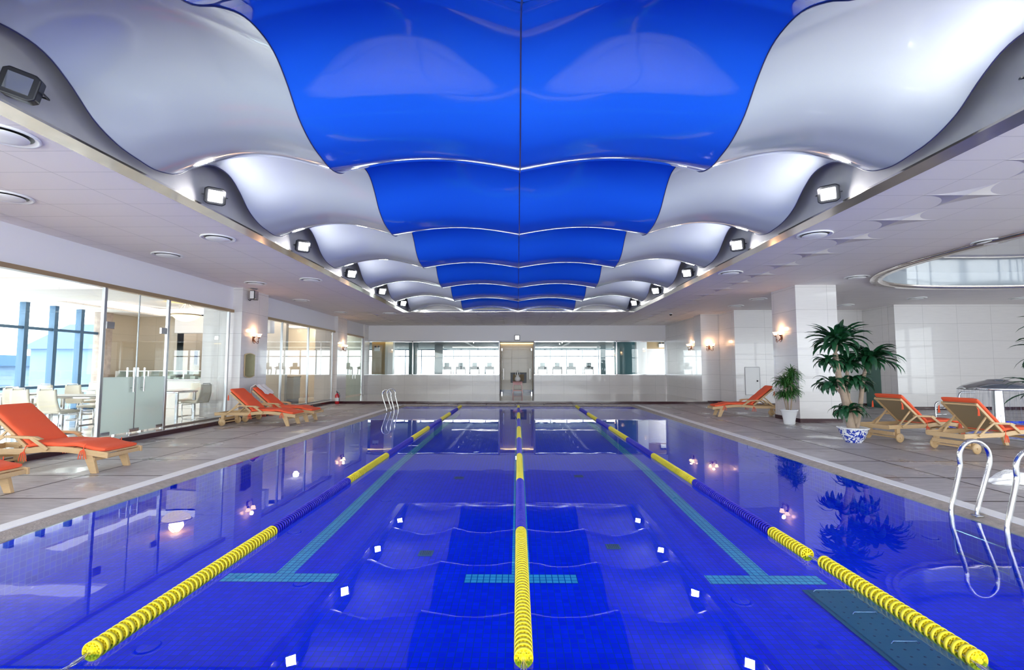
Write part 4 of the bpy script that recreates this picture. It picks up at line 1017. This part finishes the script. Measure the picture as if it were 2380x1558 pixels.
# --- dining furniture
def make_chair():
    t = thing('dining_chair', 'x', 'chair')     # faces +y, back at y<0
    b = MB(); b.grid(lambda u, v: ((u-.5)*.44, -.22+.46*v, .455+.025*math.sin(PI*u)*math.sin(PI*v)), 8, 8); b.build('seat', 'cream', t, solid=.05)
    def bk(u, v):
        w = .43-.07*v; return ((u-.5)*w, -.21-.09*v-.03*math.sin(PI*v)+.025*math.cos(PI*(u-.5)), .46+.46*v)
    MB().grid(bk, 8, 12).build('backrest', 'cream', t, solid=.035)
    MB().tube([(-.13, -.31, .90), (-.12, -.315, .945), (.12, -.315, .945), (.13, -.31, .90)], .012, 6).build('grip', 'chrome', t)
    for s in (-1, 1):
        MB().tube([(s*.20, -.22, .44), (s*.20, .18, .43), (s*.20, .22, .39), (s*.20, .20, .04), (s*.20, .16, .012), (s*.20, -.20, .012)], .012, 8).build('leg', 'chrome', t)
    MB().tube([(-.20, -.20, .012), (.20, -.20, .012)], .012, 6).tube([(-.2, .21, .38), (.2, .21, .38)], .01, 6).build('stretcher', 'chrome', t)
    return t
ch = None
def chair(x, y, rz, label):
    global ch
    if ch is None: ch = make_chair(); c = ch
    else: c = copy_tree(ch)
    c.location = (x, y, ZP-.012); c.rotation_euler = (0, 0, rz); c['label'] = label; c['group'] = 'cream dining chairs with chrome legs'
def table(x, y, w, d, label):
    t = thing('dining_table', label, 'table', (x, y, ZP-.012), 0, 'dining tables')
    MB().box(-w/2, w/2, -d/2, d/2, .70, .74).build('tabletop', 'chrome', t, bevel=.006)
    for sx in (-1, 1):
        for sy in (-1, 1): MB().box(sx*(w/2-.06)-.03, sx*(w/2-.06)+.03, sy*(d/2-.06)-.03, sy*(d/2-.06)+.03, 0, .70).build('leg', 'chrome', t, bevel=.004)
    cl = MB().grid(lambda u, v: ((u-.5)*(w+.02), (v-.5)*(d+.02), .753+.004*math.sin(u*23)*math.sin(v*19)), 30, 24).build('tablecloth', 'cloth', fix=False, solid=.006)
    cl.location = (x, y, ZP-.012); tag(cl, 'white cloth spread on the '+label, 'tablecloth')
table(-9.55, 10.75, 1.95, .85, 'dining table just left of the frosted doors')
chair(-9.5, 10.02, .03, 'cream dining chair just left of the frosted doors, back to the pool')
chair(-10.15, 10.12, .0, 'cream dining chair second from the frosted doors, back to the pool')
chair(-9.2, 11.5, PI, 'cream dining chair across the nearest table, beside the door post')
chair(-10.1, 11.55, PI-.1, 'cream dining chair on the far side of the nearest table')
table(-11.9, 11.3, 1.3, .85, 'dining table at the left behind the orange lounger')
chair(-11.6, 10.6, .1, 'cream dining chair behind the head of the left lounger')
chair(-11.0, 10.75, .15, 'cream dining chair at the corner of the left table')
chair(-12.1, 12.05, PI, 'cream dining chair on the window side of the left table')
table(-11.3, 13.6, 1.4, .85, 'dining table near the stone clad pillar')
chair(-11.6, 12.85, .1, 'cream dining chair in the second row, left')
chair(-10.8, 12.9, -.1, 'cream dining chair in the second row, middle')
chair(-11.7, 14.4, PI, 'cream dining chair in the back row by the windows')
chair(-10.8, 14.35, PI+.1, 'cream dining chair in the back row by the door post')
chair(-12.9, 14.3, PI-.3, 'cream dining chair at the far left window')
table(-9.35, 13.0, 1.0, .8, 'small dining table behind the pane right of the frosted doors')
chair(-8.65, 13.0, math.radians(82), 'cream dining chair seen side on, nearest the near pillar')
chair(-10.2, 12.35, math.radians(-50), 'cream dining chair seen through the right hand door leaf')
chair(-9.3, 13.75, PI, 'cream dining chair on the far side of the small table')
chair(-9.0, 15.9, math.radians(60), 'lone cream dining chair behind the glass past the near pillar')
# serving counter with glass display
t = thing('display_counter', 'white serving counter with a lit glass display case in the dining room', 'counter', (-13.7, 16.3, ZP-.012))
MB().box(0, 4.9, 0, .55, 0, .95).build('counter_base', 'white', t, bevel=.01); MB().box(-.03, 4.93, -.04, .6, .95, .98).build('countertop', 'chrome', t)
MB().prism([(0, .98), (.5, .98), (.5, 1.25), (.18, 1.25)], .1, 4.8, 'x', None).build('display_glass', 'glass_green', t)
b = MB()
for x in (.1, 1.2, 2.4, 3.6, 4.78): b.box(x-.02, x+.02, .02, .5, .98, 1.26)
b.box(.08, 4.82, .15, .52, 1.25, 1.275); b.build('display_frame', 'white', t)
b = MB()
for i in range(16): x = .3+i*.28; b.box(x, x+.17, .15, .42, .985, 1.03+.03*(i % 3))
b.build('food_trays', 'cloth', t)
q = W(446, 832, y=18.3); t = thing('wall_monitor', 'small dark blue monitor on the wall above the serving counter', 'monitor', (q.x-.0, 18.39, q.z)); 
MB().box(-.22, .22, -.06, .0, -.3, .3).build('frame', 'panel_grey', t, bevel=.01); MB().box(.02, .2, -.066, -.06, -.26, .26).build('screen', 'screen_blue', t)
t = thing('chandelier', 'glowing glass bowl chandelier hung below a gilt ceiling rosette', 'chandelier', (W(432, 733, y=15.6).x, 15.6, 3.22))
MB().lathe([(.0001, -.20), (.12, -.19), (.26, -.13), (.37, -.04), (.41, .02)], 32).build('bowl', 'bowl', t)
MB().lathe([(.40, .0), (.43, .02), (.43, .035), (.40, .035)], 32).build('rim', 'brass', t)
for k in range(3):
    a = k*2.1+.4; MB().tube([(.41*math.cos(a), .41*math.sin(a), .03), (.03*math.cos(a), .03*math.sin(a), .42)], .008, 6).build('rod', 'white', t)
MB().lathe([(.0001, .40), (.10, .41), (.60, .44), (.68, .46), (.70, .475)], 40).build('rosette', 'rosette', t)
l = bpy.data.lights.new('chandelier_glow', 'POINT'); l.energy = 25; l.color = (1, .7, .35); l.shadow_soft_size = .2; lo = bpy.data.objects.new('chandelier_glow', l); COL.objects.link(lo); lo.location = (t.location.x, 15.6, 3.45)
t = thing('reception_counter', 'beige counter with a dark plinth behind the second shopfront bay', 'counter', (-10.25, 18.9, ZP-.012))
MB().box(0, 1.5, 0, .6, .16, 1.0).build('body', 'beige', t, bevel=.01); MB().box(.03, 1.47, .03, .57, 0, .16).build('plinth', 'panel_grey', t); MB().box(-.02, 1.52, -.03, .63, 1.0, 1.04).build('top', 'brown', t)

for x, y in ((-10.4, 20.2), (-9.9, 21.9), (-9.6, 24.3)):  # fill lamps added to brighten the closed lobby
    t = thing('added_downlight', 'x', 'added light', (x, y, DC)); t['label'] = {20.2: 'added round fill light in the lobby behind the second shopfront bay', 21.9: 'added round fill light in the lobby behind the second pillar', 24.3: 'added round fill light in the lobby behind the far glass door'}[y]
    MB().lathe([(.16, 0), (.17, -.012), (.12, -.014), (.11, 0)], 20).build('rim', 'white', t); MB().lathe([(.0001, -.006), (.11, -.006)], 20).build('lamp', 'cove', t)
    l = bpy.data.lights.new('lobby_fill', 'POINT'); l.energy = 40; l.color = (1, .9, .75); l.shadow_soft_size = .12; lo = bpy.data.objects.new('lobby_fill', l); COL.objects.link(lo); lo.location = (x, y, DC-.18)
# --- gym machines by the bright window
gm = None
pos = [(1035, 'leftmost of the row'), (1068, 'second from the left'), (1101, 'third from the left'), (1136, 'just left of the far doorway'), (1262, 'just right of the far doorway'), (1297, 'second right of the doorway'), (1330, 'third right of the doorway'), (1372, 'near the thin teal column')]
for px, lb in pos:
    q = W(px, 870, y=38.5)
    if gm is None:
        t = thing('treadmill', 'x', 'treadmill'); gm = t
        MB().box(-.4, .4, -.9, .9, .0, .2).build('deck', 'dark_metal', t, bevel=.03)
        for s in (-1, 1): MB().tube([(s*.36, .7, .2), (s*.36, .85, 1.35), (s*.34, .5, 1.4)], .04, 8).build('upright', 'panel_grey', t)
        MB().box(-.38, .38, .72, .86, 1.25, 1.5).build('console', 'panel_grey', t, bevel=.03); MB().box(-.2, .2, .78, .84, 1.5, 1.8).build('screen', 'teal', t, bevel=.02)
    else: t = copy_tree(gm)
    t.location = (q.x, 38.5, ZP); t['label'] = 'grey treadmill in front of the bright gym window, '+lb; t['group'] = 'treadmills in the gym'

# --- buildings outside the dining windows
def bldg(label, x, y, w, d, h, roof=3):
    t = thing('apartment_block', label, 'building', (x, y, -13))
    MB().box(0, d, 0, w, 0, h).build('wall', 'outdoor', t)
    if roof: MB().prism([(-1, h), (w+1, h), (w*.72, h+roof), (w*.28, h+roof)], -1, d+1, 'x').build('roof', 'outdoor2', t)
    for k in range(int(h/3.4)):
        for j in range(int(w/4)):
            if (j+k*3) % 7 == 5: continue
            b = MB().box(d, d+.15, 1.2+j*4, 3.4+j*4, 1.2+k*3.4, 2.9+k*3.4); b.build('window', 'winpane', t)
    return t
bldg('apartment block in painted pale blue haze with a dark blue hipped roof seen through the dining windows', -75, 74, 26, 14, 17.5, 4.5)
bldg('apartment block in painted pale haze at the left of the dining windows', -110, 72, 34, 14, 15, 2)
bldg('low block in painted pale haze in front of the hipped roof building', -62, 52, 20, 10, 8, 1.5)

# ================================================================== LIGHT
w = bpy.data.worlds.new('World'); S.world = w; w.use_nodes = True; t = w.node_tree; t.nodes.clear()
o = t.nodes.new('ShaderNodeOutputWorld'); bg = t.nodes.new('ShaderNodeBackground'); L(t, bg.outputs[0], o.inputs[0])
tc = N(t, 'ShaderNodeTexCoord'); sp = N(t, 'ShaderNodeSeparateXYZ'); L(t, tc.outputs['Generated'], sp.inputs[0])
cr = N(t, 'ShaderNodeValToRGB'); cr.color_ramp.elements[0].position = 0; cr.color_ramp.elements[0].color = (.85, .88, .93, 1); cr.color_ramp.elements[1].position = .35; cr.color_ramp.elements[1].color = (1, .985, .97, 1)
L(t, sp.outputs[2], cr.inputs[0]); L(t, cr.outputs[0], bg.inputs[0]); bg.inputs[1].default_value = 4.8
def portal(name, loc, rot, sx, sy):
    l = bpy.data.lights.new(name, 'AREA'); l.shape = 'RECTANGLE'; l.size = sx; l.size_y = sy; l.cycles.is_portal = True
    o = bpy.data.objects.new(name, l); COL.objects.link(o); o.location = loc; o.rotation_euler = rot
portal('window_light', (6.8, -3.55, 1.9), (PI/2, 0, 0), 30, 3.7)           # emits towards +y
portal('window_light', (22.1, 2.8, 1.9), (PI/2, 0, PI/2), 12.4, 3.7)  # daylight portal over the added right-hand glazing
portal('window_light', (-14.2, 7.2, 1.9), (PI/2, 0, -PI/2), 19.5, 3.5)
portal('window_light', (0, 42.2, 1.8), (PI/2, 0, PI), 27, 3.2)
S.view_settings.view_transform = 'Standard'; S.view_settings.look = 'None'; S.view_settings.gamma = 1; S.view_settings.exposure = 0.95
S.view_settings.use_curve_mapping = False
cy = S.cycles; cy.max_bounces = 10; cy.diffuse_bounces = 5; cy.glossy_bounces = 5; cy.transparent_max_bounces = 16; cy.transmission_bounces = 4
cy.sample_clamp_indirect = 6; cy.caustics_reflective = False; cy.caustics_refractive = False; cy.use_denoising = True
